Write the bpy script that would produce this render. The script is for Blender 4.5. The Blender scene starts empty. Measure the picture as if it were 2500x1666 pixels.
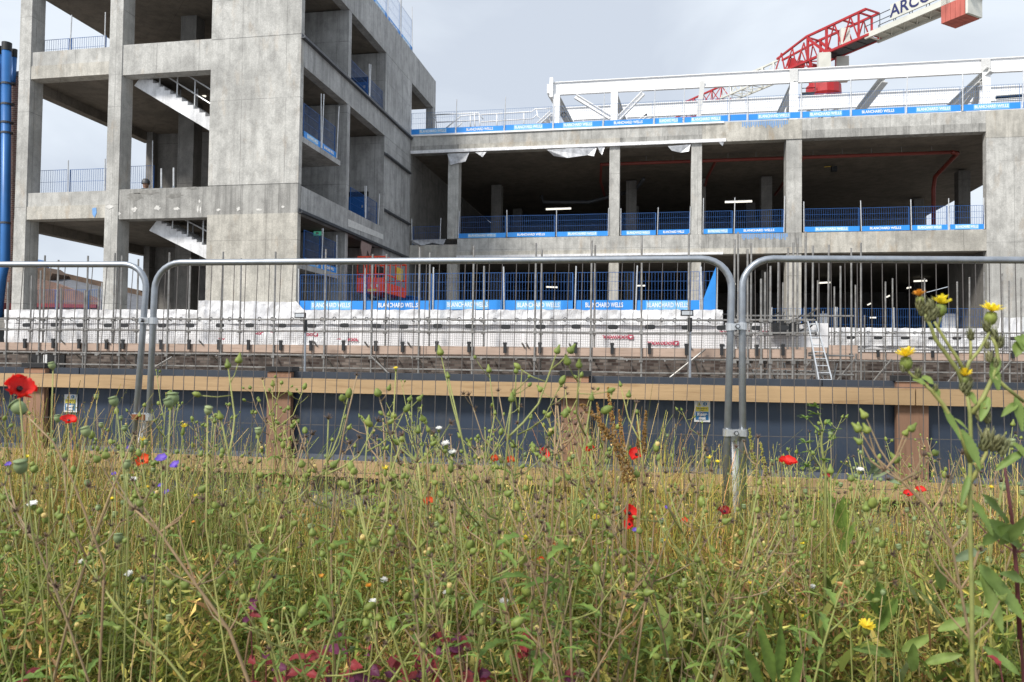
import bpy, bmesh, math, random
import numpy as np
from mathutils import Vector, noise
R = math.radians
random.seed(7); rng = np.random.default_rng(7)
sc = bpy.context.scene
col = sc.collection

# ------------------------------------------------------------------ camera
F, PITCH, ROLL, YAW, H = 1860.0, R(1.647), R(0.732), R(10.49), 1.4      # pixels of the 2500 px wide photo
f0 = np.array([-math.sin(YAW), math.cos(YAW), 0]); r0 = np.array([math.cos(YAW), math.sin(YAW), 0]); z0 = np.array([0, 0, 1.0])
fw = math.cos(PITCH) * f0 + math.sin(PITCH) * z0; u1 = -math.sin(PITCH) * f0 + math.cos(PITCH) * z0
r2 = math.cos(ROLL) * r0 + math.sin(ROLL) * u1; u2 = -math.sin(ROLL) * r0 + math.cos(ROLL) * u1
CAM = np.array([0, 0, H])
cam = bpy.data.cameras.new('camera'); camo = bpy.data.objects.new('camera', cam); col.objects.link(camo)
from mathutils import Matrix
m = Matrix([[r2[i], u2[i], -fw[i], CAM[i]] for i in range(3)] + [[0, 0, 0, 1]])
camo.matrix_world = m
cam.sensor_width = 36; cam.lens = 36 * F / 2500; cam.clip_start = 0.05; cam.clip_end = 1500
sc.camera = camo
cam.dof.use_dof = True; cam.dof.focus_distance = 8.0; cam.dof.aperture_fstop = 8.0

# ------------------------------------------------------------------ world, sun, exposure
SUN_EL, SUN_AZ = R(44), R(212)      # azimuth clockwise from +Y: behind the camera, to the left
w = bpy.data.worlds.new('World'); sc.world = w; w.use_nodes = True
nt = w.node_tree; N = nt.nodes; L = nt.links
for n in list(N): N.remove(n)
out = N.new('ShaderNodeOutputWorld'); bg = N.new('ShaderNodeBackground'); sky = N.new('ShaderNodeTexSky')
sky.sky_type = 'NISHITA'; sky.sun_disc = False; sky.sun_elevation = SUN_EL; sky.sun_rotation = SUN_AZ; sky.dust_density = 2.0
bg.inputs['Strength'].default_value = 0.1
tc = N.new('ShaderNodeTexCoord'); mp = N.new('ShaderNodeMapping'); mp.inputs['Scale'].default_value = (1.6, 1.6, 3.6); mp.inputs['Location'].default_value = (0.3, 0.1, 0.2)
no = N.new('ShaderNodeTexNoise'); no.inputs['Scale'].default_value = 1.7; no.inputs['Detail'].default_value = 5; no.inputs['Roughness'].default_value = 0.48; no.inputs['Distortion'].default_value = 0.4
cr = N.new('ShaderNodeValToRGB')
cr.color_ramp.elements[0].position = 0.38; cr.color_ramp.elements[0].color = (5.8, 6.35, 7.2, 1)
cr.color_ramp.elements[1].position = 0.6; cr.color_ramp.elements[1].color = (7.6, 8.2, 8.9, 1)
mx = N.new('ShaderNodeMix'); mx.data_type = 'RGBA'; mx.inputs[0].default_value = 0.9
L.new(tc.outputs['Generated'], mp.inputs['Vector']); L.new(mp.outputs[0], no.inputs['Vector']); L.new(no.outputs['Fac'], cr.inputs[0])
L.new(sky.outputs[0], mx.inputs[6]); L.new(cr.outputs[0], mx.inputs[7]); L.new(mx.outputs[2], bg.inputs['Color']); L.new(bg.outputs[0], out.inputs[0])
sl = bpy.data.lights.new('sun', 'SUN'); sl.energy = 3.6; sl.angle = R(12); sl.color = (1, 0.95, 0.88)
so = bpy.data.objects.new('sun', sl); col.objects.link(so)
sd = Vector((math.sin(SUN_AZ) * math.cos(SUN_EL), math.cos(SUN_AZ) * math.cos(SUN_EL), math.sin(SUN_EL)))
so.rotation_euler = sd.to_track_quat('Z', 'Y').to_euler()
sc.view_settings.view_transform = 'Standard'; sc.view_settings.look = 'None'; sc.view_settings.gamma = 1
sc.view_settings.exposure = 0.27
sc.cycles.max_bounces = 6; sc.cycles.diffuse_bounces = 3; sc.cycles.glossy_bounces = 2; sc.cycles.transmission_bounces = 3; sc.cycles.transparent_max_bounces = 4

# ------------------------------------------------------------------ pixel of the photo -> point on a plane of the place
def ray(x, y): return fw * F + r2 * (x - 1250) - u2 * (y - 833)
def atY(x, y, Y): d = ray(x, y); return CAM + d * (Y / d[1])
def atX(x, y, X): d = ray(x, y); return CAM + d * (X / d[0])
def atZ(x, y, Z): d = ray(x, y); return CAM + d * ((Z - H) / d[2])
def atD(x, y, D): d = ray(x, y); return CAM + d * (D / F)

# ------------------------------------------------------------------ mesh helpers
class MB:
    def __init__(s): s.v = []; s.f = []; s.m = []
    def add(s, vs, fs, mi=0):
        o = len(s.v); s.v += [tuple(map(float, p)) for p in vs]
        s.f += [tuple(o + i for i in q) for q in fs]; s.m += [mi] * len(fs); return s
    def box(s, x0, x1, y0, y1, z0, z1, mi=0):
        return s.add([(x0, y0, z0), (x1, y0, z0), (x1, y1, z0), (x0, y1, z0), (x0, y0, z1), (x1, y0, z1), (x1, y1, z1), (x0, y1, z1)],
                     [(0, 3, 2, 1), (4, 5, 6, 7), (0, 1, 5, 4), (1, 2, 6, 5), (2, 3, 7, 6), (3, 0, 4, 7)], mi)
    def tube(s, pts, r, n=6, mi=0, cap=True):
        pts = [Vector(tuple(map(float, p))) for p in pts]; k = len(pts)
        rr = r if hasattr(r, '__len__') else [r] * k
        vs = []; prev = None
        for i, p in enumerate(pts):
            t = (pts[min(i + 1, k - 1)] - pts[max(i - 1, 0)])
            if t.length < 1e-9: t = Vector((0, 0, 1))
            t.normalize()
            if prev is None:
                a = Vector((1, 0, 0)) if abs(t.x) < 0.9 else Vector((0, 1, 0))
            else: a = prev
            b = t.cross(a)
            if b.length < 1e-6: b = t.cross(Vector((0, 1, 0)))
            b.normalize(); a = b.cross(t); prev = a
            for j in range(n):
                an = 2 * math.pi * (j + 0.5) / n
                vs.append(p + (a * math.cos(an) + b * math.sin(an)) * rr[i])
        fs = [(i * n + j, i * n + (j + 1) % n, (i + 1) * n + (j + 1) % n, (i + 1) * n + j) for i in range(k - 1) for j in range(n)]
        if cap: fs += [tuple(range(n - 1, -1, -1)), tuple(range((k - 1) * n, k * n))]
        return s.add(vs, fs, mi)
    def bar(s, a, b, wd, ht=None, mi=0):          # square-section bar between two points
        a = Vector(tuple(map(float, a))); b = Vector(tuple(map(float, b))); ht = ht or wd
        t = (b - a).normalized(); up = Vector((0, 0, 1)) if abs(t.z) < 0.95 else Vector((0, 1, 0))
        x = t.cross(up).normalized() * (wd / 2); y = x.cross(t).normalized() * (ht / 2)
        return s.add([a - x - y, a + x - y, a + x + y, a - x + y, b - x - y, b + x - y, b + x + y, b - x + y],
                     [(0, 3, 2, 1), (4, 5, 6, 7), (0, 1, 5, 4), (1, 2, 6, 5), (2, 3, 7, 6), (3, 0, 4, 7)], mi)
    def ibeam(s, a, b, wd, ht, tf=0.03, tw=0.02, mi=0):
        a = Vector(tuple(map(float, a))); b = Vector(tuple(map(float, b)))
        t = (b - a).normalized(); up = Vector((0, 0, 1)) if abs(t.z) < 0.95 else Vector((0, 1, 0))
        x = t.cross(up).normalized(); y = x.cross(t).normalized()
        h = ht / 2
        s.bar(a + y * (h - tf / 2), b + y * (h - tf / 2), wd, tf, mi); s.bar(a - y * (h - tf / 2), b - y * (h - tf / 2), wd, tf, mi)
        return s.bar(a, b, tw, ht - 2 * tf - 0.002, mi)
    def prism(s, poly, d, mi=0):                  # planar polygon extruded by vector d
        n = len(poly); d = Vector(d); p = [Vector(tuple(map(float, q))) for q in poly]
        return s.add(p + [q + d for q in p], [tuple(range(n - 1, -1, -1)), tuple(range(n, 2 * n))] + [(i, (i + 1) % n, n + (i + 1) % n, n + i) for i in range(n)], mi)
    def lathe(s, prof, c=(0, 0, 0), n=10, axis=None, mi=0):   # prof: (radius, height) list
        q = Vector(axis).to_track_quat('Z', 'Y') if axis is not None else None
        vs = []
        for r, h in prof:
            for j in range(n):
                p = Vector((r * math.cos(2 * math.pi * j / n), r * math.sin(2 * math.pi * j / n), h))
                if q: p = q @ p
                vs.append(p + Vector(c))
        k = len(prof)
        fs = [(i * n + j, i * n + (j + 1) % n, (i + 1) * n + (j + 1) % n, (i + 1) * n + j) for i in range(k - 1) for j in range(n)]
        return s.add(vs, fs, mi)
    def build(s, name, mats, parent=None, smooth=False, kind=None, label=None, rel=True):
        off = Vector((0, 0, 0)); p = parent
        while rel and p is not None: off += p.location; p = p.parent
        me = bpy.data.meshes.new(name)
        me.from_pydata([(a - off.x, b - off.y, c - off.z) for a, b, c in s.v], [], s.f)
        for mt in (mats if isinstance(mats, (list, tuple)) else [mats]): me.materials.append(mt)
        if any(s.m): me.polygons.foreach_set('material_index', s.m)
        if smooth: me.polygons.foreach_set('use_smooth', [True] * len(s.f))
        o = bpy.data.objects.new(name, me); col.objects.link(o)
        if parent: o.parent = parent
        if kind: o['kind'] = kind
        if label: o['label'] = label
        return o
def thing(name, label, cat, loc=(0, 0, 0), group=None):
    o = bpy.data.objects.new(name, None); col.objects.link(o); o.location = tuple(map(float, loc)); o.empty_display_size = 0.1
    return tag(o, label, cat, group)
def tag(o, label, cat, group=None, kind=None):
    o['label'] = label; o['category'] = cat
    if group: o['group'] = group
    if kind: o['kind'] = kind
    return o
def copy_tree(o, parent=None):
    c = o.copy(); col.objects.link(c); c.parent = parent
    for ch in list(o.children): copy_tree(ch, c)
    return c
ORD = 'first second third fourth fifth sixth seventh eighth ninth tenth eleventh twelfth thirteenth fourteenth fifteenth sixteenth seventeenth eighteenth nineteenth twentieth'.split()
ORD += ['twenty-' + a for a in ORD[:9]] + ['thirtieth'] + ['thirty-' + a for a in ORD[:9]] + ['fortieth'] + ['forty-' + a for a in ORD[:9]]

# ------------------------------------------------------------------ materials
def newmat(name):
    mt = bpy.data.materials.new(name); mt.use_nodes = True
    return mt, mt.node_tree, mt.node_tree.nodes['Principled BSDF']
def nd(t, kind, **kw):
    n = t.nodes.new(kind)
    for k, v in kw.items():
        if k in n.inputs: n.inputs[k].default_value = v
        else: setattr(n, k, v)
    return n
def pos(t, scale=(1, 1, 1), obj=False):
    g = nd(t, 'ShaderNodeTexCoord') if obj else nd(t, 'ShaderNodeNewGeometry')
    mpn = nd(t, 'ShaderNodeMapping', Scale=scale)
    t.links.new(g.outputs['Object' if obj else 'Position'], mpn.inputs['Vector']); return mpn.outputs[0]
def ramp(t, fac, stops):
    r_ = nd(t, 'ShaderNodeValToRGB'); e = r_.color_ramp.elements
    e[0].position, e[0].color = stops[0][0], (*stops[0][1], 1); e[1].position, e[1].color = stops[-1][0], (*stops[-1][1], 1)
    for p_, c_ in stops[1:-1]:
        q = e.new(p_); q.color = (*c_, 1)
    t.links.new(fac, r_.inputs[0]); return r_.outputs[0]
def mixc(t, fac, a, b, mode='MIX'):
    n = nd(t, 'ShaderNodeMix', data_type='RGBA', blend_type=mode)
    for i, v in ((0, fac), (6, a), (7, b)):
        if hasattr(v, 'node'): t.links.new(v, n.inputs[i])
        else: n.inputs[i].default_value = v if i == 0 else (*v, 1)
    return n.outputs[2]
def nz(t, vec, scale, detail=4, rough=0.55, dist=0.0):
    n = nd(t, 'ShaderNodeTexNoise', Scale=scale, Detail=detail, Roughness=rough, Distortion=dist); t.links.new(vec, n.inputs['Vector']); return n.outputs['Fac']
def bump(t, b, h, strength=0.3, dist=0.02):
    n = nd(t, 'ShaderNodeBump', Strength=strength, Distance=dist); t.links.new(h, n.inputs['Height']); t.links.new(n.outputs[0], b.inputs['Normal'])
def simple(name, c, rough=0.5, metal=0.0, var=0.12, scale=6.0, bm=0.0, stretch=(1, 1, 1), dirt=None, obj=False):
    mt, t, b = newmat(name); v = pos(t, stretch, obj)
    f = nz(t, v, scale)
    c_ = ramp(t, f, [(0.3, tuple(x * (1 - var) for x in c)), (0.7, tuple(min(1, x * (1 + var)) for x in c))])
    if dirt:
        f2 = nz(t, v, scale * 2.7, 6, 0.7); c_ = mixc(t, ramp(t, f2, [(0.52, (0, 0, 0)), (0.72, (1, 1, 1))]), c_, dirt)
    t.links.new(c_, b.inputs['Base Color']); b.inputs['Roughness'].default_value = rough; b.inputs['Metallic'].default_value = metal
    if bm: bump(t, b, nz(t, v, scale * 6, 6), bm)
    return mt
def concrete(name, c, dark=0.62, streak=0.5, joint=True, rust=0.0, jw=1.25, jh=2.5):
    mt, t, b = newmat(name); p_ = pos(t)
    big = nz(t, p_, 0.55, 6, 0.62, 0.6); mid = nz(t, pos(t, (1, 1, 0.8)), 2.6, 7, 0.68); st = nz(t, pos(t, (5.5, 5.5, 0.32)), 1.3, 6, 0.6); fine = nz(t, p_, 34, 3)
    lo = tuple(x * dark for x in c)
    c_ = ramp(t, big, [(0.28, lo), (0.5, c), (0.75, tuple(min(1, x * 1.16) for x in c))])
    c_ = mixc(t, ramp(t, mid, [(0.34, (0.8, 0.8, 0.8)), (0.56, (0, 0, 0))]), c_, tuple(x * 0.6 for x in c))
    c_ = mixc(t, ramp(t, st, [(0.46, (0, 0, 0)), (0.7, (streak,) * 3)]), c_, tuple(x * 0.42 for x in c))
    c_ = mixc(t, ramp(t, st, [(0.2, (0.45, 0.45, 0.45)), (0.4, (0, 0, 0))]), c_, tuple(min(1, x * 1.35) for x in c))
    c_ = mixc(t, 0.2, c_, ramp(t, fine, [(0.3, (0.1, 0.1, 0.1)), (0.7, (0.9, 0.9, 0.88))]), 'OVERLAY')
    if rust:
        rs = nz(t, pos(t, (2.2, 2.2, 0.7)), 1.1, 6, 0.65)
        c_ = mixc(t, ramp(t, rs, [(0.56, (0, 0, 0)), (0.74, (rust,) * 3)]), c_, (0.36, 0.24, 0.12))
    if joint:
        s_ = nd(t, 'ShaderNodeSeparateXYZ'); g = nd(t, 'ShaderNodeNewGeometry'); t.links.new(g.outputs['Position'], s_.inputs[0])
        ad = nd(t, 'ShaderNodeMath', operation='ADD'); t.links.new(s_.outputs[0], ad.inputs[0]); t.links.new(s_.outputs[1], ad.inputs[1])
        cb = nd(t, 'ShaderNodeCombineXYZ'); t.links.new(ad.outputs[0], cb.inputs[0]); t.links.new(s_.outputs[2], cb.inputs[1])
        br = nd(t, 'ShaderNodeTexBrick', offset=0.0, Scale=1.0); br.inputs['Mortar Size'].default_value = 0.012; br.inputs['Mortar Smooth'].default_value = 0.5
        br.inputs['Brick Width'].default_value = jw; br.inputs['Row Height'].default_value = jh
        t.links.new(cb.outputs[0], br.inputs['Vector'])
        jn = nz(t, p_, 1.7, 3); jf = nd(t, 'ShaderNodeMath', operation='MULTIPLY'); t.links.new(br.outputs['Fac'], jf.inputs[0])
        t.links.new(ramp(t, jn, [(0.32, (0.1, 0.1, 0.1)), (0.58, (0.85, 0.85, 0.85))]), jf.inputs[1])
        c_ = mixc(t, jf.outputs[0], c_, tuple(x * 0.38 for x in c))
    t.links.new(c_, b.inputs['Base Color']); b.inputs['Roughness'].default_value = 0.86
    bump(t, b, mid, 0.25, 0.03)
    return mt
def bricks(name, c1, c2, mortar, bw=0.225, rh=0.075):
    mt, t, b = newmat(name)
    s_ = nd(t, 'ShaderNodeSeparateXYZ'); g = nd(t, 'ShaderNodeNewGeometry'); t.links.new(g.outputs['Position'], s_.inputs[0])
    ad = nd(t, 'ShaderNodeMath', operation='ADD'); t.links.new(s_.outputs[0], ad.inputs[0]); t.links.new(s_.outputs[1], ad.inputs[1])
    cb = nd(t, 'ShaderNodeCombineXYZ'); t.links.new(ad.outputs[0], cb.inputs[0]); t.links.new(s_.outputs[2], cb.inputs[1])
    br = nd(t, 'ShaderNodeTexBrick', Scale=1.0, Color1=(*c1, 1), Color2=(*c2, 1), Mortar=(*mortar, 1)); br.inputs['Mortar Size'].default_value = 0.01
    br.inputs['Brick Width'].default_value = bw; br.inputs['Row Height'].default_value = rh; br.inputs['Bias'].default_value = -0.15
    t.links.new(cb.outputs[0], br.inputs['Vector'])
    v = nz(t, pos(t), 1.3, 5); c_ = mixc(t, 0.7, br.outputs['Color'], ramp(t, v, [(0.3, (0.3, 0.3, 0.3)), (0.7, (0.75, 0.75, 0.75))]), 'OVERLAY')
    t.links.new(c_, b.inputs['Base Color']); b.inputs['Roughness'].default_value = 0.9; bump(t, b, br.outputs['Fac'], -0.4, 0.01)
    return mt
def timber(name, c, dark, stretch=(0.6, 9, 9), knots=True):
    mt, t, b = newmat(name); v = pos(t, stretch)
    g1 = nz(t, v, 3.2, 6, 0.6, 0.8); g2 = nz(t, pos(t), 1.4, 4)
    c_ = ramp(t, g1, [(0.25, dark), (0.45, c), (0.8, tuple(min(1, x * 1.15) for x in c))])
    c_ = mixc(t, ramp(t, g2, [(0.35, (0.45, 0.45, 0.45)), (0.6, (0, 0, 0))]), c_, tuple(x * 0.66 for x in c))
    if knots:
        vo = nd(t, 'ShaderNodeTexVoronoi', Scale=2.3); t.links.new(pos(t, (1.6, 1, 2.6)), vo.inputs['Vector'])
        c_ = mixc(t, ramp(t, vo.outputs['Distance'], [(0.03, (0.85, 0.85, 0.85)), (0.1, (0, 0, 0))]), c_, tuple(x * 0.4 for x in dark))
    t.links.new(c_, b.inputs['Base Color']); b.inputs['Roughness'].default_value = 0.75; bump(t, b, g1, 0.3, 0.01)
    return mt
def emit(name, c, s):
    mt, t, b = newmat(name); b.inputs['Base Color'].default_value = (*c, 1); b.inputs['Emission Color'].default_value = (*c, 1); b.inputs['Emission Strength'].default_value = s; return mt
M = dict(
    conc=concrete('concrete_light', (0.49, 0.485, 0.46), rust=0.35, streak=.4, jw=1.45, jh=3.1), conc_d=concrete('concrete_streaked', (0.38, 0.375, 0.355), streak=0.85, dark=0.6),
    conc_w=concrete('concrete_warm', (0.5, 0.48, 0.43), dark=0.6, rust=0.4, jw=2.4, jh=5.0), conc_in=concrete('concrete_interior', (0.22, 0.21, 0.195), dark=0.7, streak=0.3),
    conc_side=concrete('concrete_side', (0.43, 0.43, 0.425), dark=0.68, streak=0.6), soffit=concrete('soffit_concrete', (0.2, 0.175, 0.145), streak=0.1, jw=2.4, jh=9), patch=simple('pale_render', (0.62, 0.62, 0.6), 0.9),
    white=simple('white_steel', (0.87, 0.87, 0.87), 0.45, var=0.04), white_end=simple('primed_steel', (0.6, 0.6, 0.585), 0.6, var=0.15, scale=30),
    galv=simple('galvanised_steel', (0.33, 0.36, 0.4), 0.38, 0.65, 0.14, 18, dirt=(0.36, 0.37, 0.38)), scaf=simple('scaffold_tube', (0.27, 0.265, 0.255), 0.5, 0.55, 0.3, 5, dirt=(0.2, 0.17, 0.14)),
    scaf_g=simple('green_tube', (0.06, 0.17, 0.06), 0.5), darksteel=simple('dark_steel', (0.075, 0.08, 0.09), 0.5, 0.3, 0.2), black=simple('black_plastic', (0.015, 0.016, 0.018), 0.5),
    wire=simple('fence_wire', (0.12, 0.11, 0.105), 0.55, 0.3, 0.2, 20), clip=simple('zinc_clip', (0.6, 0.62, 0.64), 0.35, 0.7), rust=simple('rusty_iron', (0.2, 0.075, 0.03), 0.9, 0.2, 0.4, 40),
    bluemesh=simple('blue_mesh', (0.02, 0.1, 0.32), 0.45, 0.0, 0.12), roofmesh=simple('pale_blue_mesh', (0.1, 0.2, 0.4), 0.45), bluetoe=simple('blue_toe_board', (0.025, 0.26, 0.74), 0.45, 0, 0.1, 1.5), bluepatch=simple('pale_blue_print', (0.2, 0.5, 0.85), 0.5), letter=simple('white_lettering', (0.8, 0.84, 0.88), 0.6),
    post=simple('bright_tube', (0.6, 0.61, 0.62), 0.4, 0.4, 0.15, 9), bluepaint=simple('blue_paint', (0.008, 0.09, 0.33), 0.5), blueflue=simple('blue_flue', (0.022, 0.13, 0.37), 0.4, 0.1, 0.15, 1.2), bluestain=simple('blue_stain', (0.16, 0.33, 0.62), 0.8),
    red=simple('crane_red', (0.4, 0.02, 0.024), 0.45, 0, 0.15, 2), redlift=simple('lift_red', (0.92, 0.09, 0.03), 0.45, 0, 0.1), pipe=simple('red_pipe', (0.22, 0.04, 0.028), 0.5, 0, 0.12, 3), yellow=simple('yellow_label', (0.75, 0.5, 0.06), 0.5),
    cream=simple('crane_white', (0.62, 0.62, 0.56), 0.5, 0, 0.1, 1), cw_red=simple('counterweight_red', (0.5, 0.13, 0.1), 0.7, 0, 0.25, 1.6, stretch=(1, 1, 0.3)), navy=simple('navy_lettering', (0.02, 0.025, 0.12), 0.5),
    hoard=simple('slate_hoarding', (0.043, 0.062, 0.1), 0.42, 0.15, 0.15, 1.5, stretch=(1, 1, .6), dirt=(0.075, 0.085, 0.105)), hoard_c=simple('hoarding_cap', (0.045, 0.056, 0.075), 0.4, 0.2), kick=simple('grey_kickboard', (0.17, 0.175, 0.2), 0.7, 0, 0.12, 3),
    rail=timber('pale_timber', (0.45, 0.305, 0.165), (0.28, 0.165, 0.075)), tpost=timber('brown_post', (0.29, 0.165, 0.105), (0.16, 0.085, 0.05), (9, 9, 0.6), False), toe=timber('pink_toe_board', (0.43, 0.32, 0.255), (0.3, 0.2, 0.145), (0.5, 6, 6), False),
    brick=bricks('brown_brick', (0.045, 0.03, 0.025), (0.19, 0.16, 0.14), (0.085, 0.075, 0.068), 0.225, 0.085), brick_t=bricks('tower_brick', (0.16, 0.07, 0.05), (0.11, 0.06, 0.048), (0.25, 0.21, 0.18)),
    slate=simple('slate_roof', (0.12, 0.125, 0.14), 0.7, 0, 0.2, 3), ridge=simple('ridge_tile', (0.1, 0.066, 0.045), 0.9, 0, 0.3, 4), fascia=simple('red_fascia', (0.2, 0.03, 0.03), 0.6), soil=simple('soil', (0.09, 0.065, 0.045), 0.95, 0, 0.4, 5, 0.6), site=simple('site_ground', (0.2, 0.18, 0.155), 0.95, 0, 0.3, 1.2, 0.5),
    signw=simple('sign_white', (0.78, 0.8, 0.82), 0.5, var=0.03), signb=simple('sign_blue', (0.03, 0.2, 0.46), 0.5), signy=simple('sign_yellow', (0.8, 0.7, 0.1), 0.5), redprint=simple('red_print', (0.5, 0.06, 0.11), 0.7),
    lamp=emit('strip_light', (1, 0.95, 0.82), 1.1), exitgreen=emit('exit_sign_green', (0.1, 0.45, 0.3), 0.35), skin=simple('skin', (0.35, 0.2, 0.14), 0.6), cloth=simple('dark_jacket', (0.02, 0.03, 0.05), 0.9), white_p=simple('white_plastic', (0.7, 0.72, 0.74), 0.5), pinksheet=simple('dusty_sheet', (0.3, 0.22, 0.2), 0.85))
def foil():
    mt, t, b = newmat('foil_membrane'); v = pos(t, (1.3, 1, 0.5))
    n1 = nz(t, v, 3.2, 7, 0.65, 1.4); n2 = nz(t, v, 9.0, 5, 0.6, 0.9)
    t.links.new(ramp(t, n1, [(0.3, (0.64, 0.65, 0.68)), (0.62, (0.84, 0.84, 0.845))]), b.inputs['Base Color'])
    b.inputs['Roughness'].default_value = 0.42; b.inputs['Metallic'].default_value = 0.1
    ad = nd(t, 'ShaderNodeMath', operation='ADD'); t.links.new(n1, ad.inputs[0]); t.links.new(n2, ad.inputs[1]); bump(t, b, ad.outputs[0], 0.55, 0.05)
    return mt
M['foil'] = foil(); M['foil_g'] = simple('grey_foil', (0.42, 0.43, 0.45), 0.4, 0.4, 0.3, 7, 0.6)
M['board'] = simple('insulation_board', (0.76, 0.755, 0.765), 0.7, 0, 0.06, 3, 0.25)

def text(body, size, mt, name, parent=None, loc=(0, 0, 0), rot=(R(90), 0, 0), sx=1.0, bold=0.0, center=True, ext=0.002):
    cu = bpy.data.curves.new('txt', 'FONT'); cu.body = body; cu.size = size; cu.extrude = ext; cu.offset = bold
    cu.align_x = 'CENTER' if center else 'LEFT'; cu.align_y = 'CENTER'; cu.resolution_u = 3
    tmp = bpy.data.objects.new('txt', cu); col.objects.link(tmp)
    dg = bpy.context.evaluated_depsgraph_get(); dg.update()
    me = bpy.data.meshes.new_from_object(tmp.evaluated_get(dg)); bpy.data.objects.remove(tmp); bpy.data.curves.remove(cu)
    me.materials.clear(); me.materials.append(mt); me.name = name
    o = bpy.data.objects.new(name, me); col.objects.link(o); off = Vector((0, 0, 0)); p = parent
    while p is not None: off += p.location; p = p.parent
    o.location = Vector(tuple(map(float, loc))) - off; o.rotation_euler = rot; o.scale = (sx, 1, 1)
    if parent: o.parent = parent
    return o
# ================================================================== the setting
g = MB(); n_ = 60
g.box(-400, 400, 5.02, 900, -0.5, -0.02); g.build('site_ground', M['site'], kind='structure')
gm = MB(); xs = np.linspace(-14, 14, 85); ys = np.linspace(-6, 5.0, 40); vs = []; fs = []
def bedz(x, y):
    return 0.16 * max(0, min(1, (4.6 - y) / 1.6)) + 0.05 * noise.noise((x * 0.9, y * 0.9, 3))
for j, y in enumerate(ys):
    for x in xs: vs.append((x, y, bedz(x, y)))
for j in range(len(ys) - 1):
    for i in range(len(xs) - 1):
        a = j * len(xs) + i; fs.append((a, a + 1, a + len(xs) + 1, a + len(xs)))
gm.add(vs, fs); gm.build('meadow_ground', M['soil'], smooth=True, kind='structure')

YF, XC, YR = 21.07, -10.46, 31.58
XA0, XA1, XB0, XB1, XW = -20.25, -19.82, -16.96, -16.5, -13.42
# ------------------------------------------------------------------ stair tower block (left)
T = thing('concrete_tower', 'tall raw concrete stair tower block with open floors on the left', 'concrete building', (-15.5, 24, 2.6))
def P(name, bm, mt, parent=T, **k): return bm.build(name, mt, parent, **k)
for x0, x1 in ((XA0, XA1), (XB0, XB1)):
    for z_0, z_1, dy in ((2.6, 5.82, 0), (5.82, 10.33, 0.004), (10.33, 16, 0)):
        P('column', MB().box(x0 + dy, x1 - dy, YF + dy, 21.62, z_0, z_1), M['conc'])
for x0, x1 in ((-19.83, -19.4), (-16.15, -15.7), (-15.5, -14.94)):
    pass
P('column', MB().box(-16.35, -15.75, 23.8, 24.3, 2.6, 14.6), M['conc_in'])
P('column', MB().box(-19.87, -19.6, 26.9, 27.24, 2.6, 13.38), M['conc_in'])
for z_0, z_1, ex in ((5.80, 6.66, 0), (10.36, 11.24, 0)):
    zm = z_0 + 0.42
    P('edge_beam', MB().box(XA1, XB0, 21.12, 21.5, zm, z_1), M['conc'])
    P('edge_beam', MB().box(XA1, XB0, 21.095, 21.5, z_0, zm - 0.004), M['conc_w'])
    P('edge_beam', MB().box(XB1, XW, 21.10, 21.5, z_0 - 0.06, z_1 + 0.02), M['conc_d'] if z_0 < 8 else M['conc'])
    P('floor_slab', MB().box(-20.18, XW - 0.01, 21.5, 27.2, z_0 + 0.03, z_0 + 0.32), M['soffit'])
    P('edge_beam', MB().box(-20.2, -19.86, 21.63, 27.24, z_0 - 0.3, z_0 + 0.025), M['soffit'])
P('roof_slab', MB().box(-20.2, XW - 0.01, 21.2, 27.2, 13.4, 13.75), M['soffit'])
P('edge_beam', MB().box(-20.2, XW, 21.1, 21.195, 13.9, 15.2), M['conc'])
# front wall of the core, poured in lifts
P('wall_panel', MB().box(XW, XC, 21.07, 21.28, 2.6, 5.80), M['conc_w'])
P('wall_panel', MB().box(XW + 0.012, XC - 0.01, 21.085, 21.28, 5.80, 6.70), M['conc_d'])
P('wall_panel', MB().box(XW, XC, 21.07, 21.28, 6.70, 10.34), M['conc'])
P('wall_panel', MB().box(XW + 0.008, XC - 0.006, 21.08, 21.28, 10.34, 11.22), M['conc'])
P('wall_panel', MB().box(XW, XC, 21.07, 21.28, 11.22, 16), M['conc'])
# cross walls and inner wall
P('wall_panel', MB().box(XW, XW + 0.2, 21.29, 35, 2.6, 15.0), M['conc_in'])
for y0, y1 in ((24.65, 24.9), (28.35, 28.6)):
    P('cross_wall', MB().box(XW + 0.21, XC - 0.004, y0, y1, 2.6, 5.86), M['conc_side']); P('cross_wall', MB().box(XW + 0.21, XC - 0.004, y0, y1, 6.66, 10.29), M['conc_side']); P('cross_wall', MB().box(XW + 0.21, XC - 0.004, y0, y1, 11.16, 13.6), M['conc_side'])
P('side_wall', MB().box(XC - 0.25, XC, 28.605, 31.65, 2.6, 5.86), M['conc_side']); P('side_wall', MB().box(XC - 0.25, XC, 28.605, 31.65, 6.66, 10.29), M['conc_side']); P('side_wall', MB().box(XC - 0.25, XC, 28.605, 31.65, 11.16, 13.6), M['conc_side'])
P('edge_beam', MB().box(XC - 0.3, XC + 0.004, 21.285, 31.655, 5.865, 6.655), M['conc_side']); P('edge_beam', MB().box(XC - 0.3, XC + 0.004, 21.285, 31.655, 10.295, 11.155), M['conc_side'])
P('edge_beam', MB().box(XC - 0.3, XC + 0.004, 21.285, 35.3, 13.605, 15.0), M['conc_side'])
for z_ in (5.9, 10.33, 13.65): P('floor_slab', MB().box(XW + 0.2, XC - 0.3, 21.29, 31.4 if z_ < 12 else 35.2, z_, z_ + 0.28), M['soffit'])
P('floor_slab', MB().box(XW + 0.21, XC - 0.005, 21.285, 24.15, 8.0, 8.17), M['conc_side']); P('floor_slab', MB().box(XW + 0.21, XC - 0.005, 21.285, 24.15, 4.16, 4.33), M['conc_side'])
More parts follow.
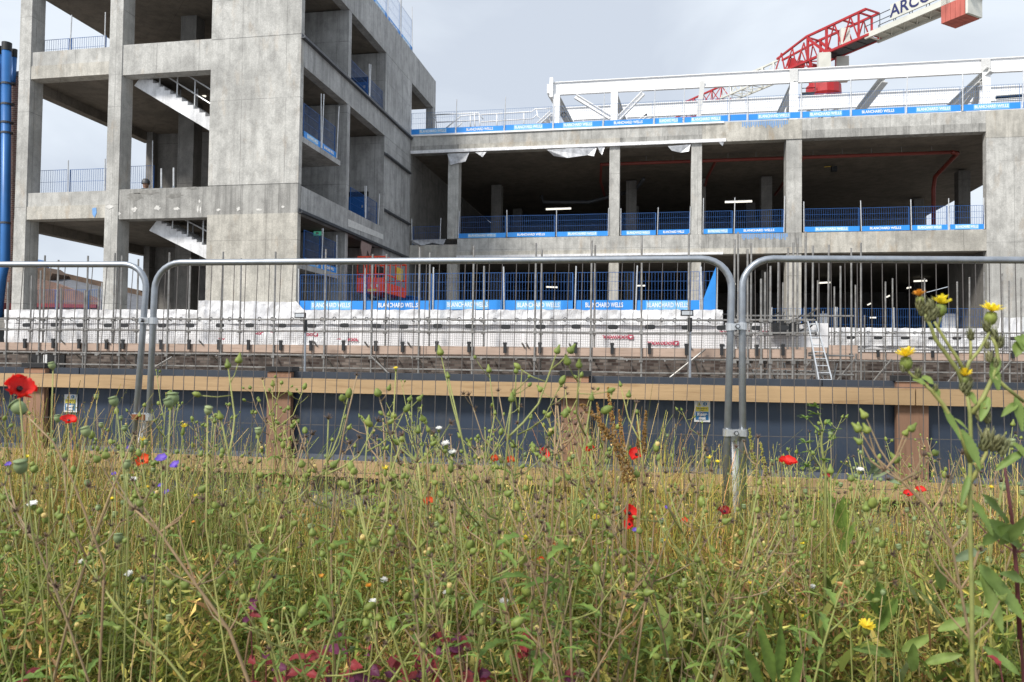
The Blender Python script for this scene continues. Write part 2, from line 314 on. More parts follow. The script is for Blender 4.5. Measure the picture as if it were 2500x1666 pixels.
P('column', MB().box(XC - 0.35, XC, 34.9, 35.3, 11.2, 13.6), M['conc_side'])
P('back_wall', MB().box(-19.84, XW, 27.25, 27.4, 2.6, 13.4), M['conc_in'])
P('render_patch', MB().prism([atX(x, y, XC) for x, y in ((849.5, 535), (935, 573), (935, 585), (849.5, 553))], (0.012, 0, 0)), M['patch'])
for (xa, ya), (xb, yb), h_ in (((735, 88), (1003, 337), 0.14), ((728, 515), (998, 631), 0.13), ((938, 511), (997, 549), 0.13), ((938, 375), (999, 423), 0.12)):
    a, b = atX(xa, ya, XC), atX(xb, yb, XC); zz = (a[2] + b[2]) / 2
    lb = MB(); lb.box(XC + 0.005, XC + 0.13, a[1], b[1], zz - h_ / 2, zz - h_ / 2 + 0.02); lb.box(XC + 0.005, XC + 0.025, a[1], b[1], zz - h_ / 2 + 0.02, zz + h_ / 2)
    lb.box(XC + 0.11, XC + 0.13, a[1], b[1], zz - h_ / 2 + 0.02, zz); P('steel_ledge', lb, M['darksteel'])
def stair(px, top, bot, Y0, W, nst, mt):
    a = atY(*top, Y0); b = atY(*bot, Y0); dx = (b[0] - a[0]) / nst; dz = (a[2] - b[2]) / nst
    poly = [(a[0], Y0, a[2])]
    for i in range(nst): poly += [(a[0] + dx * (i + 1), Y0, a[2] - dz * i), (a[0] + dx * (i + 1), Y0, a[2] - dz * (i + 1))]
    poly += [(b[0], Y0, b[2] - 0.35), (a[0] - 0.25, Y0, a[2] - 0.30)]
    st = P('stair_flight', MB().prism(poly, (0, W, 0)), mt)
    for yy in (Y0 + 0.06, Y0 + W - 0.06):
        h = MB(); o = 0.95
        for k in range(0, nst + 1, 3): h.tube([(a[0] + dx * k, yy, a[2] - dz * k - 0.05), (a[0] + dx * k, yy, a[2] - dz * k + o)], 0.025, 5)
        for o_ in (0.5, 0.95): h.tube([(a[0], yy, a[2] + o_), (b[0], yy, b[2] + o_)], 0.025, 5)
        h.build('handrail', M['post'], st)
M['stair_w'] = concrete('precast_stair', (0.8, 0.81, 0.83), joint=False, streak=0.45, dark=.8)
stair(0, (345, 186), (530, 303), 21.62, 1.2, 13, M['stair_w']); stair(0, (382, 540), (530, 618), 21.62, 1.2, 12, M['stair_w'])
bs = MB(); bs.prism([atY(x, y, 21.088) for x, y in ((225, 509), (235, 507), (236, 520), (231, 532), (226, 524))], (0, -0.004, 0)); P('paint_mark', bs, M['bluestain'])

def blot(px, py, w, h, Y, mt, seed):
    q = atY(px, py, Y); rs = random.Random(seed); p = [(q[0] + w * math.cos(t) * rs.uniform(.45, 1.1), Y, q[2] + h * math.sin(t) * rs.uniform(.45, 1.1)) for t in np.linspace(0, 6.283, 15)[:-1]]
    P('repair_patch', MB().prism(p, (0, -0.002, 0)), mt)
M['blot'] = simple('pale_repair', (0.62, 0.61, 0.58), 0.9, var=.2, scale=9); M['stain'] = simple('dark_stain', (0.22, 0.215, 0.2), 0.9, var=.3, scale=7)
for i, (x, y, w_, h_) in enumerate(((289, 522, .1, .07), (328, 512, .13, .1), (384, 508, .12, .1), (432, 510, .13, .06), (483, 510, .035, .13), (489, 515, .03, .15), (487, 492, .04, .06), (281, 490, .02, .2))): blot(x, y, w_, h_, 21.097, M['blot'], i)
for i, (x, y, w_, h_) in enumerate(((533, 513, .08, .05), (582, 510, .07, .08), (632, 512, .1, .05), (690, 505, .06, .05), (268, 505, .16, .07))): blot(x, y, w_, h_, 21.066 if i == 4 else 21.08, M['blot'], i + 20)
for i, (x, y, w_, h_) in enumerate(((360, 470, .5, .1), (330, 480, .35, .14), (425, 478, .4, .12), (470, 460, .25, .06))): blot(x, y, w_, h_, 21.0985, M['stain'], i + 40)
# blue site doors on the cross walls
def slab_door(p0, p1, Y, label):
    a, b = atY(*p0, Y), atY(*p1, Y)
    d = thing('site_door', label, 'door', ((a[0] + b[0]) / 2, Y, b[2]))
    MB().box(a[0], b[0], Y - 0.05, Y - 0.004, b[2], a[2] - 0.2).build('door_leaf', M['bluepaint'], d)
    MB().box(a[0] - 0.05, b[0] + 0.05, Y - 0.06, Y - 0.004, a[2] - 0.19, a[2]).build('door_head', M['black'], d)
    MB().box(b[0] - 0.2, b[0] - 0.12, Y - 0.09, Y - 0.051, (a[2] + b[2]) / 2 - 0.1, (a[2] + b[2]) / 2).build('handle', M['post'], d)
    return d
slab_door((850, 470), (896, 535), 28.35, 'blue site door in the middle storey recess of the tower side wall')
slab_door((850, 192), (900, 232), 28.35, 'blue site door in the upper storey recess of the tower side wall')
es = thing('exit_sign', 'small green exit sign on the wall in the ground storey recess', 'sign', atY(776, 571, 24.6))
a = atY(767, 566, 24.6); b = atY(785, 575, 24.6); MB().box(a[0], b[0], 24.56, 24.62, b[2], a[2]).build('panel', M['exitgreen'], es)
MB().box((a[0] + b[0]) / 2 - 0.05, (a[0] + b[0]) / 2 + 0.05, 24.553, 24.559, b[2] + 0.03, a[2] - 0.03).build('pictogram', M['white_p'], es)
s_ = MB(); a = atX(880, 588, XC + 0.02); pr = [a + np.array([0.02, y_, z_]) for y_, z_ in ((0, 0), (1.0, -0.02), (0.85, -0.5), (0.6, -0.25), (0.35, -0.75), (0.1, -0.62), (-0.05, -0.3))]
s_.prism(pr, (0.03, 0, 0)); tag(s_.build('torn_sheet', M['pinksheet'], rel=False), 'torn dusty plastic sheet hanging below the dark ledge of the tower side wall', 'sheet')

# ------------------------------------------------------------------ concrete wing (right, set back)
W_ = thing('concrete_wing', 'long raw concrete frame building set back behind the terrace', 'concrete building', (1, 32, 2.6))
def Q(name, bm, mt, **k): return bm.build(name, mt, W_, **k)
XL, XR = -10.43, 12.42
for x0, x1, y1 in ((-8.75, -8.29, 32.1), (-1.83, -1.41, 32.1), (1.48, 1.9, 32.1), (5.17, 5.76, 32.2)):
    Q('column', MB().box(x0, x1, YR + 0.03, y1, 6.71, 10.44), M['conc']); Q('column', MB().box(x0 + 0.01, x1 - 0.01, YR + 0.035, y1, 2.6, 5.88), M['conc_w'])
for x0 in (-8.1, -1.35, 1.95, 5.0, 13.6):
    for y0 in (37.5, 43.5): Q('column', MB().box(x0, x0 + 0.5, y0, y0 + 0.5, 2.6, 10.4), M['conc_in'])
xs_ = (XL, -8.29, -1.41, 1.9, 5.76, XR)
for i in range(5):
    mt = (M['conc_w'], M['conc'], M['conc'], M['conc_d'], M['conc_w'])[i]
    x0, x1 = xs_[i], xs_[i + 1]
    Q('edge_beam', MB().box(x0 + 0.002, x1 - 0.002, YR, YR + 0.4, 6.13, 6.70 - (0.25 if i == 0 else 0)), mt); Q('edge_beam', MB().box(x0 + 0.002, x1 - 0.002, YR - 0.012, YR + 0.4, 5.89, 6.126), M['conc_w'])
    Q('edge_beam', MB().box(x0 + 0.002, x1 - 0.002, YR, YR + 0.4, 10.78, 11.24), (M['conc'], M['conc'], M['conc'], M['conc_w'], M['conc'])[i]); Q('edge_beam', MB().box(x0 + 0.002, x1 - 0.002, YR - 0.012, YR + 0.4, 10.45, 10.776), M['conc_w'] if i % 2 else M['conc_d'])
Q('wall_panel', MB().box(XR, 19, YR - 0.02, YR + 0.3, 2.6, 5.9), M['conc']); Q('wall_panel', MB().box(XR, 19, YR - 0.012, YR + 0.3, 5.9, 10.2), M['conc']); Q('wall_panel', MB().box(XR, 19, YR - 0.02, YR + 0.3, 10.2, 11.24), M['conc_w'])
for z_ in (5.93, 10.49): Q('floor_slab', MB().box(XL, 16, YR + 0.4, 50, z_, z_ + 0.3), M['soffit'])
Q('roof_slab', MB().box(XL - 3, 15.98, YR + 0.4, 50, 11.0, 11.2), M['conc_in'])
Q('back_wall', MB().box(XL, 16, 49, 49.3, 2.6, 10.48), M['conc_in']); Q('back_wall', MB().box(XL - 0.3, XL, 31.66, 49, 2.6, 10.48), M['conc_in'])
Q('side_wall', MB().box(XR + 0.05, XR + 0.3, YR + 0.35, 35.6, 2.6, 5.92), M['conc_in']); Q('side_wall', MB().box(16, 16.3, 31.9, 49, 2.6, 5.9), M['conc_in'])
a = atY(1003, 333, YR); b = atY(1767, 305, YR)
Q('roof_flashing', MB().box(XL, b[0], YR - 0.06, YR - 0.003, 11.2, 11.27), M['white'])
Q('beam_flashing', MB().box(XL, atY(1772, 343, YR)[0], YR - 0.09, YR - 0.015, 10.43, 10.56), M['foil']); Q('beam_flashing', MB().box(-8.3, atY(1765, 620, YR)[0], YR - 0.09, YR - 0.015, 5.87, 5.96), M['foil'])
for (xa, xb, zt, hh) in ((1812, 1925, 11.22, 0.3), (1812, 1925, 6.68, 0.26)):
    d = MB(); A_ = atY(xa, 300, YR)[0]; B_ = atY(xb, 300, YR)[0]
    for k in range(26):
        x = A_ + (B_ - A_) * k / 26; d.box(x, x + 0.04, YR - 0.004, YR - 0.001, zt - hh * random.uniform(0.5, 1), zt)
    Q('paint_drip', d, M['bluestain'])
def flap(pts, label, Y=YR - 0.1):
    p = [atY(x, y, Y + 0.06 * (i % 2)) for i, (x, y) in enumerate(pts)]; mb = MB(); mb.prism(p, (0, 0.02, 0)); tag(mb.build('foil_flap', M['foil_g'], rel=False), label, 'foil flap', 'loose foil flaps')
flap(((1092, 376), (1146, 373), (1136, 395), (1112, 400), (1100, 403), (1096, 390)), 'crumpled foil flap over the head of the leftmost wing column')
flap(((1335, 366), (1458, 358), (1450, 382), (1435, 379), (1385, 386), (1352, 381)), 'wide grey foil flap sagging under the roof beam left of the second column')
flap(((1458, 358), (1478, 356), (1470, 379), (1463, 370)), 'small pointed foil flap beside the wide sagging foil flap')
flap(((1630, 357), (1686, 353), (1682, 370), (1662, 373), (1640, 368)), 'foil flap hanging under the roof beam left of the third column')
flap(((1755, 348), (1768, 347), (1764, 357)), 'tiny foil flap at the right end of the roof beam flashing')
flap(((1002, 586), (1089, 584), (1082, 598), (1055, 593), (1030, 600), (1010, 597)), 'shiny foil flap over the low beam of the leftmost wing bay', YR - 0.05)
flap(((1160, 372), (1188, 371), (1178, 384)), 'pointed foil flap right of the leftmost wing column')

# sprinkler pipe, hangers
sp = thing('sprinkler_pipe', 'long rusty red sprinkler pipe hung under the upper floor soffit', 'pipe', (5, 33.5, 10))
MB().tube([(-2.35, 33.5, 10.2), (-2.2, 33.5, 10.2), (11.9, 33.5, 10.2)], 0.072, 8).build('main_pipe', M['pipe'], sp, smooth=True)
MB().tube([(11.9, 33.5, 10.2), (12.15, 33.6, 10.18), (12.25, 35, 10.1), (12.25, 36.4, 9.9), (12.25, 36.6, 9.4), (12.25, 36.6, 6.4)], 0.09, 8).build('drop_pipe', M['pipe'], sp, smooth=True)
for x in (-2.3, 2.6, 6.2): MB().tube([(x, 33.5, 10.2), (x - 0.2, 36, 10.05), (x - 0.2, 40, 10.05)], 0.06, 6).build('branch_pipe', M['pipe'], sp)
for x in np.arange(-1.5, 12, 1.15): MB().tube([(x, 33.5, 10.28), (x, 33.5, 10.49)], 0.012, 4).build('hanger', M['scaf'], sp)
dn = thing('drain_pipe', 'dark pipe run hanging from the soffit behind the first wide bay', 'pipe', (-3, 38, 9.5))
MB().tube([(-5.6, 38, 9.9), (-5.5, 38, 9.55), (-3.2, 38, 9.5), (-0.9, 38, 10.05), (-0.5, 36, 10.1)], 0.09, 7).build('pipe_run', M['darksteel'], dn, smooth=True)
fl = thing('flood_lamp', 'square work lamp hanging below the soffit of the widest bay', 'lamp', atY(2036, 413, 36)); q = atY(2036, 413, 36)
MB().box(q[0] - 0.12, q[0] + 0.12, 35.9, 36.1, q[2] - 0.12, q[2] + 0.12).build('housing', M['black'], fl); MB().tube([(q[0] - 0.4, 36, q[2] + 0.1), (q[0], 36, q[2] + 0.14)], 0.02, 4).build('bracket', M['yellow'], fl)

# strip lights
def strip(x0, y0, x1, y1, Y, label):
    a, b = atY(x0, y0, Y), atY(x1, y1, Y + 0.01); o = thing('strip_light', label, 'light', (a + b) / 2, 'strip lights inside the building')
    MB().bar(a, b, 0.07, 0.07).build('tube', M['lamp'], o); MB().bar(a + [0, 0, .052], b + [0, 0, .052], 0.05, 0.03).build('batten', M['white'], o)
for i, (x0, y0, x1, y1, Y, wh) in enumerate([
    (1003, 521, 1057, 519, 38, 'in the leftmost bay of the middle storey'), (1333, 511.5, 1394, 509.5, 38, 'in the first wide bay of the middle storey'), (1770, 494, 1836, 492, 36, 'behind the crossed post of the middle storey'),
    (1074, 704, 1089, 704.5, 40, 'by the leftmost column of the lower storey'), (1333, 701, 1361, 702, 42, 'left of the second column in the lower storey'), (1547, 698, 1575, 698, 42, 'between the second and third columns of the lower storey'),
    (1780, 694.5, 1796, 694, 42, 'beside the paired fence posts in the lower storey'), (1998, 691.5, 2027, 690, 40, 'left end of the widest bay in the lower storey'), (2164, 726, 2172, 722, 44, 'short and tilted in the middle of the widest bay'),
    (2118, 745, 2126, 741, 47, 'shortest and lowest in the widest bay'), (2214, 704, 2224, 702, 43, 'short and nearly level in the widest bay'), (2231, 687, 2263, 686, 41, 'longest in the lower storey above the yellow flowers'), (2392, 735, 2402, 732, 42, 'at the right end of the widest bay'), (2124, 776, 2139, 776, 45, 'just above the white foil of the right terrace')]):
    strip(x0, y0, x1, y1, Y, 'lit strip light ' + wh)
strip(470, 222, 502, 235, 23.4, 'lit strip light under the upper stair flight of the tower')

# ------------------------------------------------------------------ podium with brick base
XE = 1.74
pod = thing('brick_podium', 'dark brick podium carrying the terrace under both buildings', 'podium', (-9, 21, 0))
MB().box(-22.5, XE, 20.78, 20.98, -0.1, 1.8).build('brick_wall', M['brick'], pod); MB().box(XE - 0.2, XE, 20.98, 30.2, -0.1, 1.8).build('brick_wall', M['brick'], pod); MB().box(XE, 19, 30.2, 30.4, -0.1, 1.8).build('brick_wall', M['brick'], pod)
MB().box(-22.4, XE - 0.02, 20.8, 49.5, 2.3, 2.6).build('terrace_slab', M['conc_in'], pod); MB().box(XE - 0.02, 19, 30.25, 49.5, 2.3, 2.6).build('terrace_slab', M['conc_in'], pod)
for x0, x1 in ((78, 103), (119, 160)):
    a, b = atY(x0, 868, 20.78)[0], atY(x1, 868, 20.78)[0]; MB().box(a, b, 20.74, 20.775, 0, 1.72).build('doorway', M['black'], pod)
a, b = atY(104, 868, 20.78)[0], atY(118, 868, 20.78)[0]; MB().box(a, b, 20.73, 20.775, 0, 1.72).build('door_frame', M['white_p'], pod)
# insulation boards in front of the terrace edge
lots = [(-20.0, -13.2, 20.66), (-13.2, -7, 20.64), (-7, -2.4, 20.66), (-2.4, XE + 0.1, 20.64)]
for i, (x0, x1, y) in enumerate(lots):
    ob = MB().box(x0, x1 - 0.02, y, 20.77, 1.82, 2.62).build('insulation_run', M['board'], rel=False)
    tag(ob, ('white insulation boards at the left end of the front terrace edge', 'white insulation boards below the corner of the stair tower', 'plain white insulation boards at the middle of the front terrace edge', 'white insulation boards with red print at the right end of the front terrace')[i], 'insulation', 'insulation boards along the terrace')
ob = MB().box(XE + 0.12, 4.4, 20.6, 20.7, 1.9, 2.52).build('insulation_run', M['board'], rel=False); tag(ob, 'red printed white insulation stacked on the scaffold corner by the ladder', 'insulation', 'insulation boards along the terrace')
ob2 = MB().box(XE, 13.5, 30.0, 30.18, 1.85, 2.6).build('insulation_run', M['board'], rel=False); tag(ob2, 'white insulation boards below the far right terrace edge', 'insulation', 'insulation boards along the terrace')
for (x, y, flip, s) in ((570, 829, 1, 1), (640, 814, 1, 1), (750, 817, 1, 1), (855, 830, 0, 1), (640, 842, 1, 0.8), (1515, 823, 1, 1), (1625, 838, 1, 1), (1903, 811, 1, 1), (1800, 811, 1, .9)):
    q = atY(x, y, 20.6 if x < 1700 else 20.55); yy = q[1]
    tx = thing('printed_mark', 'red maker print on insulation at ' + {570: 'the left print pair, lower', 640: 'the middle of the left prints' if y == 814 else 'the small lowest print', 750: 'the print by the lamp pole', 855: 'the upright print right of the lamp pole', 1515: 'the high print left of the right fence join', 1625: 'the print nearest the right lamp pole', 1530: 'the short print in the right group', 1903: 'the bold print behind the corner scaffold', 1800: 'the faded print between the paired fence posts'}[x], 'print', q, 'red prints on the insulation')
    text('ROCKWOOL', 0.105 * s, M['redprint'], 'lettering', tx, (q[0] - 0.12, yy, q[2]), (R(90), R(180) * flip, 0), 1.15, 0.006)
    sq = MB().box(q[0] + (0.22 if flip else -0.6) * s - 0.02, q[0] + (0.36 if flip else -0.46) * s - 0.02, yy - 0.004, yy, q[2] - 0.06 * s, q[2] + 0.06 * s); sq.build('emblem', M['redprint'], tx)
    cx = q[0] + (0.29 if flip else -0.53) * s - 0.02
    MB().prism([(cx - 0.045 * s, yy - 0.005, q[2] + 0.025 * s), (cx + 0.045 * s, yy - 0.005, q[2] + 0.025 * s), (cx, yy - 0.005, q[2] - 0.04 * s)], (0, -0.003, 0)).build('chevron', M['board'], tx)
def sheet(x0, x1, z0f, z1f, Y, nx, nz_, amp, seed):
    vs = []; fs = []
    for j in range(nz_ + 1):
        for i in range(nx + 1):
            x = x0 + (x1 - x0) * i / nx; za, zb = z0f(x), z1f(x); z = za + (zb - za) * j / nz_
            n1 = noise.noise((x * 1.7 + seed, z * 2.2, 0)); n2 = noise.noise((x * 5 + z * 4, z * 6 - x * 2, seed)); n3 = abs(noise.noise((x * 3.1 - z * 3, z * 2, seed + 9)))
            vs.append((x, Y - amp * (0.6 + n1 + 0.45 * n2 - 0.9 * n3), z + 0.02 * n2 + (0.025 * noise.noise((x * 2.5, seed, 5)) if j == nz_ else 0)))
    for j in range(nz_):
        for i in range(nx): a = j * (nx + 1) + i; fs.append((a, a + 1, a + nx + 2, a + nx + 1))
    return MB().add(vs, fs)
def topz(x): return 2.87 if x < -13.35 else (3.12 - 0.02 * (x + 12) if x < -10.2 else (2.86 if x > -9.95 else 3.1 - (x + 10.2) * 0.96))
tag(sheet(-20.0, XE + 0.05, lambda x: 2.45, topz, 20.58, 420, 9, 0.05, 1).build('foil_membrane', M['foil'], smooth=True, rel=False), 'crumpled white foil membrane draped along the front terrace edge', 'foil membrane')
tag(sheet(-20.0, -8.6, lambda x: 1.83, lambda x: 2.5 if x < -11 else 2.35, 20.6, 240, 8, 0.03, 8).build('foil_membrane', M['foil'], smooth=True, rel=False), 'lower foil membrane hanging over the insulation below the stair tower', 'foil membrane')
tag(sheet(XE + 0.1, 14, lambda x: 2.2, lambda x: 2.86 if x < 12.2 else 3.25, 29.95, 230, 9, 0.06, 4).build('foil_membrane', M['foil'], smooth=True, rel=False), 'crumpled white foil membrane along the set back right terrace edge', 'foil membrane')
# ================================================================== edge protection barriers
def barrier(a, b, h, toe_h, label, group, ph=None, lettered=1, posts=(True, False), seed=0, lean=0.0, panel_post=True):
    """a, b: feet of the panel ends (world). h: mesh top above the foot."""
    a = Vector(tuple(map(float, a))); b = Vector(tuple(map(float, b))); a.z += random.uniform(-.008, .012); b.z += random.uniform(-.008, .012); t = b - a; ln = t.length; t.normalize(); nrm = Vector((t.y, -t.x, 0)).normalized()
    if nrm.y > 0.2: nrm = -nrm
    o = thing('mesh_barrier', label, 'barrier', a, group); Z = Vector((0, 0, 1))
    mb = MB(); n = max(4, int(ln / 0.08)); wr = 0.0036 if 'roof' not in label else 0.0028
    for i in range(n + 1):
        p = a + t * (ln * i / n); mb.bar(p + Z * toe_h * 0.6, p + Z * h, wr * 2)
    for hz in np.linspace(toe_h + 0.02, h, 4)[1:]: mb.bar(a + Z * hz + nrm * 0.006, b + Z * hz + nrm * 0.006, wr * (2.2 if hz < h - .01 else 3.4))
    ew = 0.022 if 'roof' not in label else 0.012; mb.bar(a + t * 0.02 + Z * toe_h, a + t * 0.02 + Z * h, ew); mb.bar(b - t * 0.02 + Z * toe_h, b - t * 0.02 + Z * h, ew)
    mb.build('mesh_panel', M['bluemesh'] if 'roof' not in label else M['roofmesh'], o)
    if toe_h > 0:
        te = MB().bar(a + nrm * 0.03 + Z * toe_h / 2, b + nrm * 0.03 + Z * toe_h / 2, 0.025, toe_h).build('toe_board', M['bluetoe'], o)
        if lettered and ln > 1.0:
            c = a + t * (ln * 0.5) + nrm * 0.046 + Z * toe_h * 0.5; ang = math.atan2(t.y, t.x)
            hw = min(0.62, ln * 0.34)
            if (seed * 7) % 3 != 1:
                MB().bar(c - t * hw - nrm * 0.001, c + t * hw - nrm * 0.001, 0.004, toe_h * 0.86).build('pale_print', M['bluepatch'], te)
            text('BLANCHARD WELLS', toe_h * 0.66, M['letter'], 'lettering', te, c + nrm * 0.004, (R(90), 0, ang), 2 * hw * 0.93 / (toe_h * 0.66 * 9.0), 0.004)
    for f_, e in zip(posts, (a, b)):
        if f_:
            hh = (ph or h * 1.35); ld = Vector((random.uniform(-0.03, 0.03) + lean, 0, 0)) * hh
            pm = MB().tube([e - nrm * 0.035 + nrm * 0.1, e + nrm * 0.065 + Z * hh + ld], 0.019, 6)
            pm.build('post', M['post'], o)
    return o
def row(pxs, Y, zf, h, toe_h, where, group, ph=None, lettered=1, y_at=600, skip=(), first=True):
    X = [atY(px, y_at, Y)[0] for px in pxs]; k = 0
    for i in range(len(X) - 1):
        if i in skip: continue
        barrier((X[i] + 0.03, Y, zf), (X[i + 1] - 0.03, Y, zf), h, toe_h, f'{ORD[k]} blue mesh barrier {where}', group, ph, lettered, (True, i == len(X) - 2), i); k += 1
row([1003, 1113, 1231, 1350, 1472, 1596, 1668, 1779, 1824, 1955, 2076, 2210, 2347, 2493, 2600], YR + 0.05, 11.285, 0.95, 0.24, 'along the roof edge of the wing', 'barriers along the wing roof edge', 1.45, y_at=300)
Z2 = 6.72
row([1118, 1237, 1357, 1487], YR + 0.06, Z2, 0.92, 0.2, 'in the first wide bay of the middle storey', 'barriers in the middle storey of the wing', 1.15, y_at=570)
row([1514, 1603, 1686], YR + 0.06, Z2, 0.92, 0.2, 'in the narrow bay of the middle storey', 'barriers in the middle storey of the wing', 1.12, y_at=570)
row([1714, 1790, 1915], YR + 0.06, Z2, 0.92, 0.2, 'in the fourth bay of the middle storey', 'barriers in the middle storey of the wing', 1.45, y_at=570)
row([1960, 2100, 2222, 2315, 2404], YR + 0.06, Z2, 0.92, 0.2, 'in the widest bay of the middle storey', 'barriers in the middle storey of the wing', 1.2, y_at=570)
row([1006, 1077], YR + 0.3, 6.46, 0.85, 0.0, 'in the leftmost bay of the middle storey, without toe board', 'barriers in the middle storey of the wing', 1.2, y_at=570)
row([730, 892, 1057, 1230, 1402, 1550, 1712], 20.72, 2.86, 1.03, 0.27, 'along the front terrace edge', 'barriers along the terrace edge', 1.2, y_at=700)
x0 = atY(1714, 740, 20.72)[0]; x1 = atY(1750, 740, 20.72)[0]
tri = barrier((x0, 20.72, 2.86), (x1, 20.72, 2.86), 1.03, 0.27, 'last narrow barrier on the front terrace with a blue board swung upright', 'barriers along the terrace edge', 1.15, 0, (True, True))
MB().prism([(x0 + 0.02, 20.68, 3.13), (x1 - 0.03, 20.68, 3.13), (x1 - 0.03, 20.68, 4.0)], (0, 0.02, 0)).build('raised_board', M['bluetoe'], tri)
row([2040, 2180, 2300, 2405], YR - 0.4, 2.7, 0.95, 0.0, 'behind the white foil of the right terrace', 'barriers on the right terrace', 1.0, y_at=780)
row([1880, 1960, 2040], 31.0, 2.7, 0.95, 0.0, 'on the right terrace beside the fourth wing column', 'barriers on the right terrace', 1.0, y_at=780)
# left tower, front openings (stand on the slab behind the upstand)
row([84, 168, 262], 21.75, 6.35, 1.2, 0, 'on the middle storey between the two outer tower columns', 'barriers on the tower', 1.5, y_at=450)
row([86, 172, 262], 21.75, 10.9, 1.0, 0, 'on the top storey between the two outer tower columns', 'barriers on the tower', 1.75, y_at=100)
row([297, 378], 23.4, 6.3, 1.75, 0, 'on the middle storey right of the second tower column', 'barriers on the tower', 2.6, y_at=450)
row([62, 140, 215, 252], 24.5, 2.62, 1.25, 0, 'at the far side of the tower ground storey', 'barriers on the tower', 1.5, y_at=700)
for (px, yb, yt, nm) in ((394, 460, 412, 'left'), (424, 458, 410, 'right')):
    q = atY(px, yb + 6, 21.7); q2 = atY(px, yt, 21.7); o = thing('guard_post', f'{nm} one of two short bright guard posts by the inner tower column', 'post', q); MB().tube([q, q2], 0.03, 6).build('tube', M['post'], o); MB().tube([q + [0, 0, -0.03], q + [0, 0, 0.12]], 0.045, 6).build('socket', M['galv'], o)
# tower side wall
def srow(px0, px1, X, z, h, toe, n, where, ph, py=(350, 400)):
    y0 = atX(px0[0], px0[1], X)[1]; y1 = atX(px1[0], px1[1], X)[1]
    for i in range(n):
        ya = y0 + (y1 - y0) * i / n; yb = y0 + (y1 - y0) * (i + 1) / n
        barrier((X, ya + 0.03, z), (X, yb - 0.03, z), h, toe, f'{"nearer" if i == 0 and n > 1 else "farther" if n > 1 else "single"} blue mesh barrier {where}', 'barriers on the tower side wall', ph, 1, (i > 0, True), i)
srow((738, 340), (818, 395), XC - 0.06, 8.17, 1.05, 0.2, 2, 'on the half landing of the middle storey', 1.75)
srow((738, 690), (818, 700), XC - 0.06, 4.33, 1.05, 0.2, 2, 'on the half landing of the ground storey', 1.3)
srow((853, 210), (938, 270), XC - 0.1, 11.16, 0.85, 0, 2, 'in the far recess of the top storey', 1.35)
srow((853, 530), (920, 560), XC - 0.08, 6.67, 0.85, 0, 2, 'in the far recess of the middle storey', 1.2)
srow((907, 0), (1004, 123), XC - 0.15, 15.0, 1.5, 0.3, 3, 'on the tower roof edge', 2.1)

# ================================================================== scaffold
def fix(z, lo): return max(lo, z)
SCF = [(20, 690), (78, 674), (100, 661), (110, 624), (143, 635), (150, 702), (208, 709), (215, 625), (242, 700), (281, 618), (298, 625), (338, 633), (414, 617), (465, 630), (545, 615), (589, 631), (673, 615), (796, 609), (910, 621), (944, 621), (1025, 604), (1050, 617), (1157, 601), (1182, 650), (1309, 594), (1323, 610), (1445, 588), (1453, 599), (1567, 576), (1682, 570), (1794, 585), (1802, 567), (1825, 609), (1834, 594), (1858, 681), (1868, 665), (1881, 650), (1924, 606), (1937, 593), (1947, 581), (1967, 566)]
SC = thing('front_scaffold', 'grey tube scaffold with pink toe boards along the front brick podium', 'scaffold', (-9, 19.5, 0))
for i, (px, yt) in enumerate(SCF):
    Y = 19.4 if (i % 2 == 0 or px in (215, 545, 673, 796, 1025, 1157, 1309, 1445, 1567, 1682)) else 20.15
    q = atY(px, yt, Y); dx = random.uniform(-0.02, 0.02)
    zb = 0.0 if random.random() < 0.72 else 1.6
    mb = MB().tube([(q[0] + dx, Y, zb), (q[0], Y, q[2])], 0.026, 7)
    for zc in (1.5, 2.2, 2.52): mb.box(q[0] - 0.045, q[0] + 0.045, Y - 0.05, Y + 0.04, zc - 0.04, zc + 0.04)
    mb.build('standard', M['scaf_g'] if px in (110, 414, 545) and False else M['scaf'], SC)
xL, xR = -21.5, atY(1975, 800, 19.4)[0]
for z_, Y, wd, j in ((2.52, 19.37, 1, 0), (2.2, 19.37, 1, 0), (1.54, 19.36, 1, 0), (1.2, 19.38, 1, 0), (1.55, 20.2, 1, 0), (0.55, 19.37, 1, 0)):
    x = xL
    while x < xR - 0.3:
        e = min(xR, x + 5.2 + random.uniform(-.6, .4)); s1 = random.uniform(-0.015, 0.015)
        MB().tube([(x, Y, z_ + s1), (e + 0.15, Y + 0.03, z_ - s1)], 0.025, 6).build('ledger', M['scaf'], SC); x = e
x = xL
while x < xR:
    e = min(x + 3.9, xR); MB().box(x, e - 0.012, 19.43, 19.47, 1.6 + random.uniform(-.006, .006), 1.82).build('toe_board', M['toe'], SC); x = e
x = xL
for y_ in (19.5, 19.73, 19.96): MB().box(xL, xR, y_, y_ + 0.22, 1.55, 1.59).build('deck_board', M['toe'], SC)
for px in (160, 272, 500, 780, 905, 1010, 1290, 1300, 1405, 1700):
    q = atY(px, 860, 19.35); MB().tube([(q[0] - 0.16, 19.3, 1.92), (q[0] + 0.2, 20.4, 0.9)], 0.024, 6).build('brace', M['scaf'], SC)
for xa, ya, xb, yb in ((352, 912, 420, 872), (1632, 925, 1722, 853), (905, 870, 955, 918)):
    MB().tube([atY(xa, ya, 19.3), atY(xb, yb, 19.3)], 0.025, 6).build('brace', M['scaf'], SC)
for i in range(26):
    x = xL + 0.4 + i * 0.93; MB().tube([(x, 19.2 - random.random() * .1, 1.5), (x, 20.7, 1.5)], 0.024, 5).build('transom', M['scaf'], SC)
